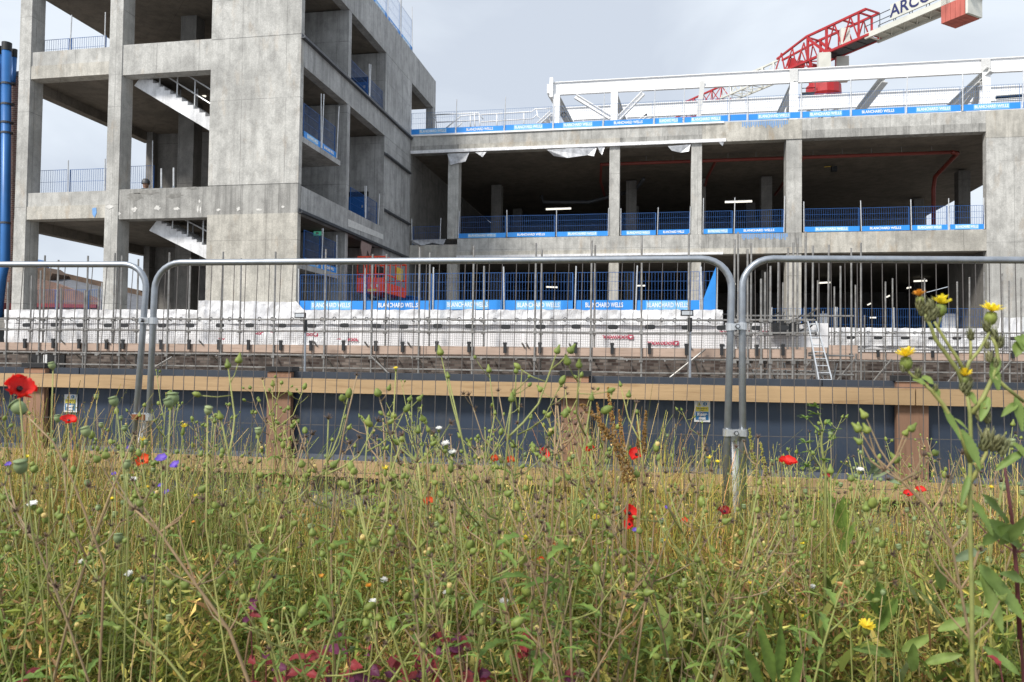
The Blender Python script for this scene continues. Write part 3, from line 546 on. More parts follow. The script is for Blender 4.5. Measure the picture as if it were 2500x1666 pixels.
# brick guards
def guard_proto():
    o = thing('brick_guard', 'x', 'brick guard', (0, 0, 0), 'black mesh brick guards on the scaffold'); mb = MB(); W, Hh = 0.82, 0.66
    for i in range(15): x = W * i / 14; mb.box(x - 0.0022, x + 0.0022, -0.003, 0.003, 0, Hh)
    for i in range(12): z = Hh * i / 11; mb.box(0, W, -0.0075, -0.0032, z - 0.0022, z + 0.0022)
    mb.build('mesh', M['black'], o)
    ov = [(W / 2 + (0.075 if abs(math.cos(t)) > 0.01 else 0) * (1 if math.cos(t) > 0 else -1) + 0.055 * math.cos(t), -0.02, Hh * 0.76 + 0.06 * math.sin(t)) for t in np.linspace(0.001, 2 * math.pi, 17)[:-1]]
    MB().prism(ov, (0, 0.012, 0)).build('badge', M['black'], o)
    MB().box(W / 2 - 0.05, W / 2 + 0.03, -0.06, -0.01, -0.18, 0.04).box(W / 2 - 0.06, W / 2 + 0.04, -0.06, -0.012, 0.04, 0.1).build('clip', M['black'], o)
    hk = MB()
    for x in (0.12, W - 0.12): hk.tube([(x + 0.05 * math.cos(t), -0.01, Hh + 0.02 + 0.05 * math.sin(t)) for t in np.linspace(0, 5.2, 9)], 0.013, 4)
    hk.build('hook', M['black'], o); return o
gp = guard_proto(); k = 0
ov_px = [65, 133, 197, 263, 304, 396, 465, 537, 610, 688, 762, 841, 920, 985, 1069, 1147, 1235, 1320, 1407, 1496, 1587, 1677, 1763, 1848, 1912]
for i, px in enumerate(ov_px):
    o = gp if i == 0 else copy_tree(gp); q = atY(px, 800, 19.41); o.location = (q[0] - 0.41, 19.41 + 0.012 * (i % 2), 1.84 + random.uniform(-.012, .012)); o.rotation_euler.y = random.uniform(-0.008, 0.008)
    o['label'] = f'{ORD[i]} black mesh brick guard from the left on the front scaffold'
for i, px in enumerate([2013, 2074, 2141, 2207, 2274, 2333, 2420, 2470]):
    o = copy_tree(gp); q = atY(px, 838, 28.7); o.location = (q[0] - 0.41, 28.72, 1.95); o.scale = (1.1, 1, 1); o['label'] = f'{ORD[i]} black mesh brick guard from the left on the right rear scaffold'
S2 = thing('rear_scaffold', 'grey tube scaffold along the set back right terrace', 'scaffold', (8, 28.7, 0))
for i, (px, yt) in enumerate([(1996, 685), (2009, 760), (2037, 700), (2090, 696), (2110, 770), (2161, 688), (2179, 680), (2257, 680), (2290, 760), (2338, 688), (2366, 677), (2403, 665), (2448, 668), (2464, 686), (2492, 678), (2540, 680)]):
    Y = 28.7 if i % 2 else 29.4; q = atY(px, yt, Y); MB().tube([(q[0], Y, 0), (q[0] + random.uniform(-.02, .02), Y, q[2])], 0.028, 6).build('standard', M['scaf'], S2)
for z_ in (1.62, 2.02, 2.62, 0.9, 1.25): MB().tube([(XE + 1.8, 28.66, z_), (15, 28.68, z_ + 0.02)], 0.025, 6).build('ledger', M['scaf'], S2)
MB().box(5.4, 15, 28.74, 28.78, 1.68, 1.95).build('toe_board', M['toe'], S2); MB().box(4.2, 6.6, 26.6, 26.64, 1.85, 2.12).build('toe_board', M['toe'], S2)
for x in (4.6, 6.0, 7.2, 9.6, 11): MB().tube([(x, 28.6, 0.4), (x + 1.0, 28.6, 1.7)], 0.025, 5).build('brace', M['scaf'], S2)
RT = thing('return_scaffold', 'tall tube scaffold returning beside the podium corner and ladder', 'scaffold', (3.6, 22, 0))
for px, yt, Y in ((1983, 600, 21.5), (2020, 598, 22.5), (2052, 650, 23), (2079, 606, 24), (2102, 593, 23.5), (1899, 640, 24), (1910, 690, 26)):
    q = atY(px, yt, Y); MB().tube([(q[0], Y, 0), (q[0] + random.uniform(-.04, .04), Y, q[2])], 0.027, 6).build('standard', M['scaf'], RT)
for z_ in (2.75, 1.7, 1.2, 0.7):
    MB().tube([(2.2, 21.3, z_), (5.2, 21.35, z_)], 0.025, 6).build('ledger', M['scaf'], RT); MB().tube([(3.9, 19.5, z_ + .06), (4.6, 26, z_ + .06)], 0.025, 6).build('transom', M['scaf'], RT)
for i in range(9):
    x = 2.4 + i * 0.3; MB().tube([(x, 20.6 + (i % 3) * .5, 0.5), (x + random.uniform(-.5, .9), 20.9 + (i % 3) * .5, 1.5)], 0.024, 5).build('brace', M['scaf'], RT)
for i in range(5): MB().box(1.95, 3.8, 19.55 + i * .23, 19.75 + i * .23, 1.32 - .0 * i, 1.36).build('deck_board', M['toe'], RT)
q = atY(1888, 795, 20.5); sk = MB()
for i in range(26):
    a0 = Vector((q[0] - 1.2 + random.random() * 2.3, 20.35 + random.random() * .2, 2.2 + random.random() * .55)); sk.tube([a0, a0 + Vector((random.uniform(-.3, .3), .02, random.uniform(-.2, .2)))], random.uniform(0.01, 0.03), 4)
sk.box(q[0] - 1.1, q[0] - 0.75, 20.3, 20.5, 2.2, 2.5); sk.box(q[0] - 0.05, q[0] + 0.6, 20.3, 20.5, 2.18, 2.52)
tag(sk.build('fittings_heap', M['black'], rel=False), 'dark heap of scaffold fittings and netting on the corner lift', 'scaffold fittings')
ld = thing('ladder', 'silver ladder leaning against the scaffold corner', 'ladder', atY(2000, 920, 19.0)); a, b = atY(1972, 785, 19.2), atY(2000, 935, 18.9)
for o_ in (0, 0.3): MB().bar(a + [o_ * 0.62, 0, 0], b + [o_, 0, 0], 0.03, 0.06).build('stile', M['clip'], ld)
for t in np.linspace(0.05, 0.95, 9): p = a * (1 - t) + b * t; MB().tube([p, p + [0.2 + 0.1 * t, 0, 0]], 0.014, 5).build('rung', M['clip'], ld)
for px, py, yt, lab in ((737, 770, 768, 'left'), (1678, 764, 763, 'right')):
    q = atY(px + 7, 920, 18.6); t_ = atY(px, py, 18.6); o = thing('site_floodlight', f'{lab} of two small site floodlights on a thin pole in front of the scaffold', 'floodlight', (q[0], 18.6, 0))
    MB().tube([(q[0], 18.6, 0), (q[0] - .01, 18.6, t_[2] - 0.2)], 0.03, 7).build('pole', M['galv'], o); h = MB().box(t_[0] - 0.16, t_[0] + 0.14, 18.5, 18.56, t_[2] - 0.08, t_[2] + 0.06).build('lamp_head', M['black'], o)
    MB().box(t_[0] - 0.13, t_[0] + 0.11, 18.492, 18.499, t_[2] - 0.055, t_[2] + 0.035).build('lens', M['clip'], h); MB().tube([(q[0] - .01, 18.6, t_[2] - 0.45), (q[0] - .01, 18.58, t_[2] - 0.12)], 0.055, 6).build('bracket', M['black'], o)

# ================================================================== roof steel frame, handrails
SF = thing('roof_steel_frame', 'white painted steel frame standing on the wing roof', 'steel frame', (3, 34, 11.3)); YA, YB = 33.5, 36.8
def fb(x0, x1, Y, zt, zb): return MB().ibeam((x0, Y, (zt + zb) / 2), (x1, Y, (zt + zb) / 2), 0.15, zt - zb, 0.035, 0.02)
xa = atY(1352, 200, YA)[0]; fb(xa, 17, YA, 13.97, 13.38).build('main_beam', M['white'], SF); xb = atY(1376, 262, YB)[0]; fb(xb, 19, YB, 13.93, 13.28).build('main_beam', M['white'], SF)
MB().box(xa - 0.16, xa - 0.01, YA - 0.22, YA + 0.22, 13.25, 14.12).box(xa - 0.28, xa - 0.17, YA - 0.15, YA + 0.15, 13.45, 13.85).build('end_plate', M['white'], SF)
for px in (1351, 1500, 1937, 2405):
    x = atY(px, 250, YA)[0] + (0.15 if px == 1351 else 0); MB().ibeam((x, YA, 11.2), (x, YA, 13.37), 0.3, 0.3).build('column', M['white'], SF)
    xx = x + 0.3; MB().ibeam((xx, YB, 11.2), (xx, YB, 13.27), 0.3, 0.3).build('column', M['white'], SF)
    MB().ibeam((x + 0.02, YA + 0.16, 13.3), (xx, YB - 0.16, 13.1), 0.2, 0.25).build('cross_beam', M['white_end'], SF)
for px in (1937, 2405):
    x = atY(px, 170, YA)[0]; MB().box(x - 0.17, x + 0.17, YA - 0.08, YA - 0.076, 13.39, 13.95).build('primed_splice', M['white_end'], SF)
def br(x0, y0, x1, y1, Y0, Y1, mt, wd=0.2): MB().ibeam(atY(x0, y0, Y0), atY(x1, y1, Y1), wd, wd).build('brace', M[mt], SF)
br(1405, 236, 1490, 288, YA, YA, 'white'); br(1570, 228, 1510, 290, YA, YA, 'white'); br(1420, 300, 1440, 312, YA, YA, 'white')
br(1715, 200, 1705, 290, YA, YA, 'white_end'); br(1942, 195, 1900, 285, YA - .1, YA + 1.2, 'white_end'); br(2158, 195, 2095, 275, YA, YA + 1.5, 'white_end', 0.3); br(2418, 170, 2320, 262, YA - 0.2, YA + 1.2, 'white_end', 0.26); br(2395, 205, 2378, 258, YA, YA + 2, 'white_end')
br(1345, 228, 1392, 305, YA, YA + 2.2, 'white_end', 0.25); br(1312, 305, 1345, 275, YA, YA, 'white', 0.16)
br(1560, 296, 1580, 280, YB, YB, 'white', 0.16); br(2430, 240, 2500, 235, YB, YB, 'white_end', 0.2)
HR = thing('roof_handrail', 'white tube handrails and steps at the left end of the wing roof', 'handrail', (-8, 35, 11.2)); Yh = 35.0
def tb(pts, Y=Yh, r=0.03, nm='rail'): MB().tube([atY(x, y, Y) for x, y in pts], r, 6).build(nm, M['white'], HR, smooth=True)
tb(((1054, 281), (1168, 276), (1180, 292))); tb(((1054, 281), (1067, 299), (1168, 294))); tb(((1064, 281), (1066, 318)), nm='upright'); tb(((1170, 281), (1172, 318)), nm='upright'); tb(((1158, 278), (1160, 316)), nm='upright')
tb(((1175, 280), (1298, 273), (1306, 267), (1348, 265))); tb(((1175, 298), (1300, 290), (1312, 280))); tb(((1213, 280), (1213, 314)), nm='upright'); tb(((1279, 276), (1279, 310)), nm='upright'); tb(((1148, 282), (1149, 312)), nm='upright')
tb(((1310, 269), (1313, 285), (1322, 292), (1340, 288))); tb(((1086, 316), (1105, 300), (1125, 284), (1170, 280))); tb(((1112, 316), (1128, 300)))
for i in range(5): q = atY(1308 + i * 9, 305 - i * 7, Yh); MB().box(q[0], q[0] + 0.26, Yh, Yh + 0.7, q[2] - 0.02, q[2] + 0.02).build('tread', M['white'], HR)
cl = MB()
for cx in (1361, 1376): c = atY(cx, 281, 34.2); cl.tube([c + np.array([0.1 * math.cos(t), 0, 0.1 * math.sin(t)]) for t in np.linspace(0, 6.28, 13)], 0.02, 5)
tag(cl.build('cable_coil', M['black'], rel=False), 'pair of black cable coils on the steel at the roof frame end', 'cable')

# ================================================================== tower crane
CD = 66.0; lat = (2010 - 1250) / F * CD; cb = f0 * CD + r0 * lat
E_ = (-0.46 * r0 + 0.89 * f0); E_ /= np.linalg.norm(E_); S_ = np.array([-E_[1], E_[0], 0]);   # jib axis (away), sideways
CR = thing('tower_crane', 'red and white flat top tower crane rising behind the wing', 'crane', (cb[0], cb[1], 0))
def cp(t, s, z): return cb + E_ * t + S_ * s + z0 * z
def chord(a, b, r=0.07, mt='red', nm='chord', m_=None):
    mb = m_ or MB(); mb.bar(cp(*a), cp(*b), r * 2); return mb
mast = MB()
for s, t in ((-.9, -.9), (.9, -.9), (.9, .9), (-.9, .9)): mast.bar(cp(t, s, 0), cp(t, s, 24.8), 0.2)
for z in np.arange(0.5, 24, 1.8):
    for (a, b) in (((-.9, -.9), (.9, -.9)), ((.9, -.9), (.9, .9)), ((.9, .9), (-.9, .9)), ((-.9, .9), (-.9, -.9))): mast.bar(cp(a[1], a[0], z), cp(b[1], b[0], z + 1.8), 0.09); mast.bar(cp(a[1], a[0], z), cp(b[1], b[0], z), 0.08)
mast.build('mast', M['cream'], CR)
ring = MB(); ring.lathe([(0.01, 24.8), (1.35, 24.8), (1.5, 25.1), (1.45, 25.9), (1.2, 26.1), (0.01, 26.1)], (cb[0], cb[1], 0), 16); ring.build('slew_ring', M['red'], CR)
pl = MB(); pl.box(cb[0] - 2.1, cb[0] - 1.0, cb[1] - 1.6, cb[1] - .2, 24.9, 24.95)
for x in (-2.1, -1.0): 
    for z in (25.3, 25.8): pl.bar((cb[0] - 2.1, cb[1] - 1.6, z), (cb[0] - 1.0, cb[1] - 1.6, z), 0.05)
    pl.bar((cb[0] + x, cb[1] - 1.6, 24.9), (cb[0] + x, cb[1] - 1.6, 25.8), 0.05)
pl.build('platform', M['darksteel'], CR)
tt = MB()
for s, t in ((-.75, -.75), (.75, -.75), (.75, .75), (-.75, .75)): tt.bar(cp(t, s, 26.05), cp(t, s, 28.4), 0.24)
tt.build('turntable_tower', M['red'], CR)
for s, t, ww in ((1.0, -0.9, 0.0), (-1.0, -1.1, 0)): 
    q = cp(t, s, 0); MB().box(q[0] - 0.5, q[0] + 0.5, q[1] - 0.35, q[1] + 0.35, 26.2, 28.3).build('control_box', M['cream'], CR)
q = cp(0.8, -1.9, 0); cab = MB().box(q[0] - 0.6, q[0] + 0.6, q[1] - 0.8, q[1] + 0.6, 26.3, 28.0); cab.build('cab', M['darksteel'], CR)
ro = MB()
for z in (27.0, 27.6): ro.bar((q[0] + .6, q[1] - .8, z), (q[0] + 1.5, q[1] - .8, z), .05)
ro.bar((q[0] + 1.5, q[1] - .8, 26.3), (q[0] + 1.5, q[1] - .8, 27.6), .05); ro.build('cab_rail', M['darksteel'], CR)
# red centre truss: four chords
ZB, ZT, hw = 28.4, 30.6, 0.8
tr = MB(); t0, t1 = 5.0, -5.2
for s in (-hw, hw):
    tr.bar(cp(t0, s, ZB), cp(t1, s, ZB), 0.2); tr.bar(cp(1.2, s, ZT), cp(t1 + .3, s, ZT), 0.18); tr.bar(cp(1.2, s, ZT), cp(t0, s * 0.4, ZT - 0.55), 0.16)
    tr.bar(cp(1.0, s, ZB), cp(1.0, s, ZT), 0.22); tr.bar(cp(-1.0, s, ZB), cp(-1.0, s, ZT), 0.22); tr.bar(cp(1.0, s, ZT - .2), cp(-1.0, s, ZB), 0.2); tr.bar(cp(-4.2, s, ZB), cp(-4.2, s, ZT), 0.16)
    for ta in np.linspace(-1.0, -4.2, 3)[:-1]: tr.bar(cp(ta, s, ZB), cp(ta - .8, s, ZT), 0.09); tr.bar(cp(ta - .8, s, ZT), cp(ta - 1.6, s, ZB), 0.09)
    for ta in (1.0, 2.3, 3.6): tr.bar(cp(ta, s, ZB), cp(ta + .65, s * .7, ZT - .3), 0.09); tr.bar(cp(ta + .65, s * .7, ZT - .3), cp(ta + 1.3, s, ZB), 0.09)
for ta in np.arange(-5.2, 5.1, 1.3): tr.bar(cp(ta, -hw, ZB), cp(ta, hw, ZB), 0.1); tr.bar(cp(ta, -hw, ZB), cp(min(5, ta + 1.3), hw, ZB), 0.08)
for ta in (1.2, -1, -2.6, -4.2, -4.9): tr.bar(cp(ta, -hw, ZT), cp(ta, hw, ZT), 0.12)
tr.build('centre_truss', M['red'], CR)
MB().add([cp(-0.5, -.7, ZB - .05), cp(-0.5, .7, ZB - .05), cp(-5, .7, ZB - .05), cp(-5, -.7, ZB - .05), cp(-0.5, -.7, ZB), cp(-0.5, .7, ZB), cp(-5, .7, ZB), cp(-5, -.7, ZB)], [(0, 1, 2, 3), (7, 6, 5, 4), (0, 4, 5, 1), (1, 5, 6, 2), (2, 6, 7, 3), (3, 7, 4, 0)]).build('walkway', M['darksteel'], CR)
q = cp(-2.6, .5, ZB + .1); MB().box(q[0] - .35, q[0] + .35, q[1] - .3, q[1] + .3, q[2], q[2] + 1.4).build('switch_cabinet', M['cream'], CR)
q = cp(3.2, -.2, ZB + .6); MB().lathe([(0.01, -.6), (.5, -.6), (.5, -.5), (.35, -.48), (.35, .48), (.5, .5), (.5, .6), (.01, .6)], q, 12, axis=S_).build('winch_drum', M['red'], CR)
# jib (away)
for sec, (ta, tb_) in enumerate(((5.0, 12.0), (12.0, 19.0), (19.0, 27), (27, 36))):
    jb = MB(); mt = ('cream', 'red', 'cream', 'red')[sec]; zt = ZT - 0.55
    for s in (-hw, hw): jb.bar(cp(ta, s, ZB), cp(tb_, s, ZB), 0.15)
    jb.bar(cp(ta, 0, zt), cp(tb_, 0, zt), 0.16); n = int((tb_ - ta) / 1.4)
    for i in range(n):
        a = ta + (tb_ - ta) * i / n; b = ta + (tb_ - ta) * (i + 1) / n; mm = (a + b) / 2
        for s in (-hw, hw): jb.bar(cp(a, s, ZB), cp(mm, 0, zt), 0.08); jb.bar(cp(mm, 0, zt), cp(b, s, ZB), 0.08)
        jb.bar(cp(a, -hw, ZB), cp(b, hw, ZB), 0.06); jb.bar(cp(a, -hw, ZB), cp(a, hw, ZB), 0.06)
    jb.build('jib_section', M[mt], CR)
# counter jib (towards the viewer)
cj = MB()
for s in (-.75, .75):
    cj.add([cp(-4.8, s - .1, ZB - .25), cp(-4.8, s + .1, ZB - .25), cp(-13.6, s + .1, ZB - .25), cp(-13.6, s - .1, ZB - .25), cp(-4.8, s - .1, ZB + .2), cp(-4.8, s + .1, ZB + .2), cp(-13.6, s + .1, ZB + .2), cp(-13.6, s - .1, ZB + .2)], [(0, 1, 2, 3), (7, 6, 5, 4), (0, 4, 5, 1), (1, 5, 6, 2), (2, 6, 7, 3), (3, 7, 4, 0)])
for ta in np.arange(-5, -13.4, -1.1): cj.bar(cp(ta, -.7, ZB - .1), cp(ta - 1.1, .7, ZB - .1), 0.09); cj.bar(cp(ta, -.7, ZB - .1), cp(ta, .7, ZB - .1), 0.09)
cj.add([cp(-5.2, -.66, ZB - .02), cp(-5.2, .66, ZB - .02), cp(-13.5, .66, ZB - .02), cp(-13.5, -.66, ZB - .02), cp(-5.2, -.66, ZB + .03), cp(-5.2, .66, ZB + .03), cp(-13.5, .66, ZB + .03), cp(-13.5, -.66, ZB + .03)], [(0, 1, 2, 3), (7, 6, 5, 4), (0, 4, 5, 1), (1, 5, 6, 2), (2, 6, 7, 3), (3, 7, 4, 0)])
cj.build('counter_jib', M['cream'], CR)
rl = MB()
for s in (-.85, .85):
    for z in (.75, 1.25): rl.bar(cp(-4.8, s, ZB + z), cp(-13.6, s, ZB + z), 0.05)
    for ta in np.arange(-4.8, -13.6, -1.4): rl.bar(cp(ta, s, ZB + .2), cp(ta, s, ZB + 1.25), 0.05)
rl.build('guard_rail', M['darksteel'], CR)
ang = math.atan2(-E_[1], -E_[0])
bo = MB(); sb = 0.95
bo.add([cp(-7.2, sb, ZB + .35), cp(-11.2, sb, ZB + .35), cp(-11.2, sb, ZB + 1.55), cp(-7.2, sb, ZB + 1.55), cp(-7.2, sb - .04, ZB + .35), cp(-11.2, sb - .04, ZB + .35), cp(-11.2, sb - .04, ZB + 1.55), cp(-7.2, sb - .04, ZB + 1.55)], [(0, 3, 2, 1), (4, 5, 6, 7), (0, 1, 5, 4), (1, 2, 6, 5), (2, 3, 7, 6), (3, 0, 4, 7)])
bd = bo.build('name_board', M['cream'], CR); text('ARCOMET', 1.35, M['navy'], 'lettering', bd, cp(-10.1, sb + .02, ZB + .95), (R(90), 0, ang), 0.92, 0.02)
cw = MB()
for i in range(5):
    cwz = ZB - 1.55
    pass
    cw.add([cp(-11.3 - i * .36, s, z) for s, z in ((-.85, cwz), (.85, cwz), (.85, ZB + .9), (-.85, ZB + .9))] + [cp(-11.64 - i * .36, s, z) for s, z in ((-.85, cwz), (.85, cwz), (.85, ZB + .9), (-.85, ZB + .9))], [(0, 1, 2, 3), (7, 6, 5, 4), (0, 4, 5, 1), (1, 5, 6, 2), (2, 6, 7, 3), (3, 7, 4, 0)], 0)
cw.build('counterweight', M['cw_red'], CR)
MB().add([cp(-13.12, s, z) for s, z in ((-.85, ZB - 1.53), (.85, ZB - 1.53), (.85, ZB + .9), (-.85, ZB + .9))] + [cp(-13.3, s, z) for s, z in ((-.85, ZB - 1.53), (.85, ZB - 1.53), (.85, ZB + .9), (-.85, ZB + .9))], [(0, 1, 2, 3), (7, 6, 5, 4), (0, 4, 5, 1), (1, 5, 6, 2), (2, 6, 7, 3), (3, 7, 4, 0)]).build('counterweight', M['cream'], CR)

# ================================================================== red platform lift on the terrace
LF = thing('platform_lift', 'orange red platform lift parked on the terrace beside the tower', 'platform lift', (-9.6, 26, 2.6)); Y0 = 25.0
a = atY(872, 714, Y0); b = atY(938, 714, Y0); x0, x1 = a[0], b[0]; zd = a[2]; zt = atY(872, 628, Y0)[2]; y1 = 27.3
MB().box(x0, x1, Y0, y1, zd, zd + 0.12).build('deck', M['redlift'], LF)
rr = MB()
for z in (zd + .62, zt):
    rr.tube([(x0, Y0, z), (x1, Y0, z), (x1, y1, z), (x0, y1, z), (x0, Y0, z)], 0.03, 6)
for x in np.linspace(x0, x1, 4):
    rr.tube([(x, Y0, zd + .1), (x, Y0, zt)], 0.026, 6)
for y in np.linspace(Y0, y1, 5):
    for x in (x0, x1): rr.tube([(x, y, zd + .1), (x, y, zt)], 0.026, 6)
rr.build('guard_rail', M['redlift'], LF)
fp = MB().box(x0, x1, Y0 - 0.05, Y0 - 0.032, zd, zd + .5).build('front_panel', M['redlift'], LF)
for fx in (.3, .52, .72): 
    x = x0 + (x1 - x0) * fx; MB().box(x, x + .08, Y0 - .056, Y0 - .051, zd + .17, zd + .27).build('sticker', M['white_p'], fp)
MB().box(x0 + .35, x0 + .72, Y0 - .056, Y0 - .051, zd + .02, zd + .11).build('warning_label', M['yellow'], fp)
MB().box(x1 + .032, x1 + .05, Y0 + .1, y1 - .2, zd - .02, zd + .34).build('side_panel', M['redlift'], LF)
MB().box(x1 + .05, x1 + .075, y1 - 1.2, y1 - .6, zd + .55, zd + 1.0).build('instruction_plate', M['yellow'], LF)
MB().box(x0 + .55, x0 + .8, Y0 + .1, Y0 + .4, zd + .3, zd + .9).build('control_console', M['black'], LF)
sc_ = MB()
for x in (x0 + .15, x1 - .15):
    for k in range(2): z = 2.95 + k * (zd - 2.95) / 2; h_ = (zd - 2.95) / 2; sc_.bar((x, Y0 + .2, z), (x, y1 - .3, z + h_), .06, .1); sc_.bar((x + .07, y1 - .3, z), (x + .07, Y0 + .2, z + h_), .06, .1)
sc_.build('scissor_arms', M['darksteel'], LF)
MB().box(x0 + .05, x1 - .05, Y0 + .1, y1 - .1, 2.75, 3.1).build('chassis', M['redlift'], LF)
for x in (x0 + .02, x1 - .12):
    for y in (Y0 + .4, y1 - .4): MB().lathe([(.01, -.06), (.2, -.06), (.2, .06), (.01, .06)], (x + .05, y, 2.8), 14, axis=(1, 0, 0)).build('wheel', M['black'], LF)
bx = thing('blue_site_cabin', 'low blue painted site box behind the lift by the tower', 'site box', (-11, 28, 2.6)); MB().box(-10.3, -9.2, 28.2, 29.4, 2.6, 3.9).build('body', M['bluepaint'], bx); MB().box(-10.35, -9.15, 28.15, 29.45, 3.9, 3.95).build('lid', M['bluepaint'], bx)
for i, (xa, xb, yb) in enumerate(((2000, 2020, 770), (2300, 2333, 765), (2380, 2404, 772))):
    a = atY(xa, 772, 34); b = atY(xb, 800, 34); o = thing('pale_panel', ('left', 'middle', 'right')[i] + ' pale boarding panel standing inside the widest lower bay', 'panel', (a[0], 34, 2.6)); MB().box(a[0], b[0], 34, 34.05, 2.6, a[2] + .1).build('board', M['signw'], o); MB().box(a[0] - .03, b[0] + .03, 34.06, 34.1, 2.6, a[2] + .12).build('frame', M['bluemesh'], o)

# workers crouching behind the upstand
def person(px, py, Y, label, seed):
    q = atY(px, py, Y); z = q[2]; o = thing('person', label, 'person', (q[0], Y, 6.13)); b = MB(); x = q[0]; f = 6.13
    b.lathe([(0.02, f), (.2, f + .02), (.23, f + .25), (.2, f + .5), (.22, z - .42), (.2, z - .34), (.07, z - .28), (.06, z - .24), (.085, z - .2), (.095, z - .12), (.085, z - .04), (.01, z)], (x, Y, 0), 12); b.build('body', M['skin'], o, smooth=True)
    j = MB(); j.lathe([(.03, f + .26), (.25, f + .3), (.23, f + .5), (.25, z - .45), (.22, z - .33), (.1, z - .26)], (x, Y, 0), 14)
    for s in (-1, 1): j.tube([(x + s * .2, Y, z - .38), (x + s * .28, Y - .05, z - .62), (x + s * .15, Y - .28, z - .7)], [.08, .065, .05], 8)
    j.build('jacket', M['cloth'], o, smooth=True)
    h = MB(); h.lathe([(.135, z - .1), (.13, z - .06), (.12, z + .0), (.085, z + .055), (.01, z + .08)], (x, Y, 0), 14); h.build('helmet', M['darksteel'] if seed else M['black'], o, smooth=True)
person(301, 452, 22.2, 'worker in a dark helmet peeping over the concrete beam beside the second tower column', 0)
person(356, 442, 22.6, 'worker in dark clothes bent behind the bright post on the tower middle storey', 1)

# ================================================================== left: brick tower, flues, houses
bt = thing('brick_tower', 'tall brown brick tower at the left edge behind the first column', 'brick tower', (-23, 24, 0)); 
MB().box(-27, atY(83, 300, 24)[0], 24.0, 24.25, 0, 11.72).build('brick_wall', M['brick_t'], bt); MB().box(-27.1, atY(83, 300, 24)[0] + .03, 23.95, 24.3, 11.72, 11.9).build('coping', M['darksteel'], bt); MB().box(-27, atY(60, 738, 23.8)[0], 23.9, 23.99, 3.05, 3.35).build('red_band', M['fascia'], bt); MB().box(-27, atY(50, 738, 23.8)[0], 23.9, 23.99, 1.6, 3.0).build('dark_opening', M['black'], bt)
def flue(px, top, bot, r, lab, Y=23.4, tail=1.0):
    a = atY(px, top, Y); b = atY(px - 4, bot, Y); o = thing('flue_pipe', lab, 'flue', (b[0], Y, 0), 'blue flues on the brick tower')
    MB().tube([(b[0] - .3 * tail, Y, b[2] - 2.4 * tail), (b[0] - .12 * tail, Y, b[2] - .5 * tail), (b[0], Y, b[2]), (a[0], Y, a[2] - .3)], r, 18).build('duct', M['blueflue'], o, smooth=True)
    MB().tube([(a[0], Y, a[2] - .3), (a[0], Y, a[2])], r * 1.06, 18).build('cap', M['black'], o)
    for yy in (205, 255, 300, 325, 545):
        z = atY(px, yy, Y)[2]
        if z < a[2] - .4: MB().lathe([(r * 1.0, z - .04), (r * 1.1, z - .035), (r * 1.1, z + .035), (r * 1.0, z + .04)], (b[0] + (a[0] - b[0]) * (z - b[2]) / (a[2] - b[2]), Y, 0), 18).build('clamp', M['darksteel'], o)
flue(17, 105, 640, 0.155, 'main blue flue duct with a dark cap running down the brick tower'); flue(-4, 114, 640, 0.15, 'blue flue at the extreme left edge with only its rim in view', 23.5); flue(36, 121, 196, 0.085, 'short blue flue with a dark cap behind the main duct', 23.75, .05)
hs = thing('slate_house', 'low house with a grey slate roof seen under the tower at the left', 'house', (-40, 48, 0))
R1, R2, E2 = atY(88, 648, 48), atY(400, 728, 48), None
p = [R1, atY(112, 650, 48), R2 + [3, 0, -.5]]
MB().add([atY(108, 668, 47.6), atY(345, 722, 47.6), atY(480, 752, 47), atY(480, 800, 44), atY(300, 790, 44), atY(135, 708, 44)] + [v - np.array([0, 0, .12]) for v in (atY(108, 668, 47.6), atY(345, 722, 47.6), atY(480, 752, 47), atY(480, 800, 44), atY(300, 790, 44), atY(135, 708, 44))], [(0, 1, 2, 3, 4, 5), (11, 10, 9, 8, 7, 6)] + [(i, 6 + i, 6 + (i + 1) % 6, (i + 1) % 6) for i in range(6)]).build('roof', M['slate'], hs)
MB().bar(atY(104, 664, 47.7), atY(346, 719, 47.7), .3, .5).bar(atY(346, 719, 47.7), atY(485, 750, 47.2), .3, .3).build('ridge', M['ridge'], hs)
MB().prism([atY(x, y, 46) for x, y in ((66, 690), (70, 656), (108, 653), (128, 668), (118, 690), (90, 690))], (0, 1.5, 0)).build('gable', M['ridge'], hs)
MB().prism([atY(x, y, 43.5) for x, y in ((20, 800), (20, 690), (84, 680), (132, 690), (320, 760), (480, 800))], (0, .3, 0)).build('wall', M['brick_t'], hs); MB().prism([atY(x, y, 43.4) for x, y in ((55, 740), (235, 744), (235, 752), (55, 750))], (0, .08, 0)).build('fascia', M['fascia'], hs)
bc = thing('blue_roof_cowl', 'blue roof cowl rising behind the house ridge', 'roof cowl', atY(85, 650, 50)); MB().prism([atY(x, y, 50) for x, y in ((74, 655), (74, 632), (82, 632), (95, 640), (95, 655))], (0, 1, 0)).build('hood', M['blueflue'], bc); MB().prism([atY(x, y, 50) for x, y in ((72, 675), (72, 656), (97, 656), (97, 675))], (0, 1, 0)).build('base', M['darksteel'], bc)

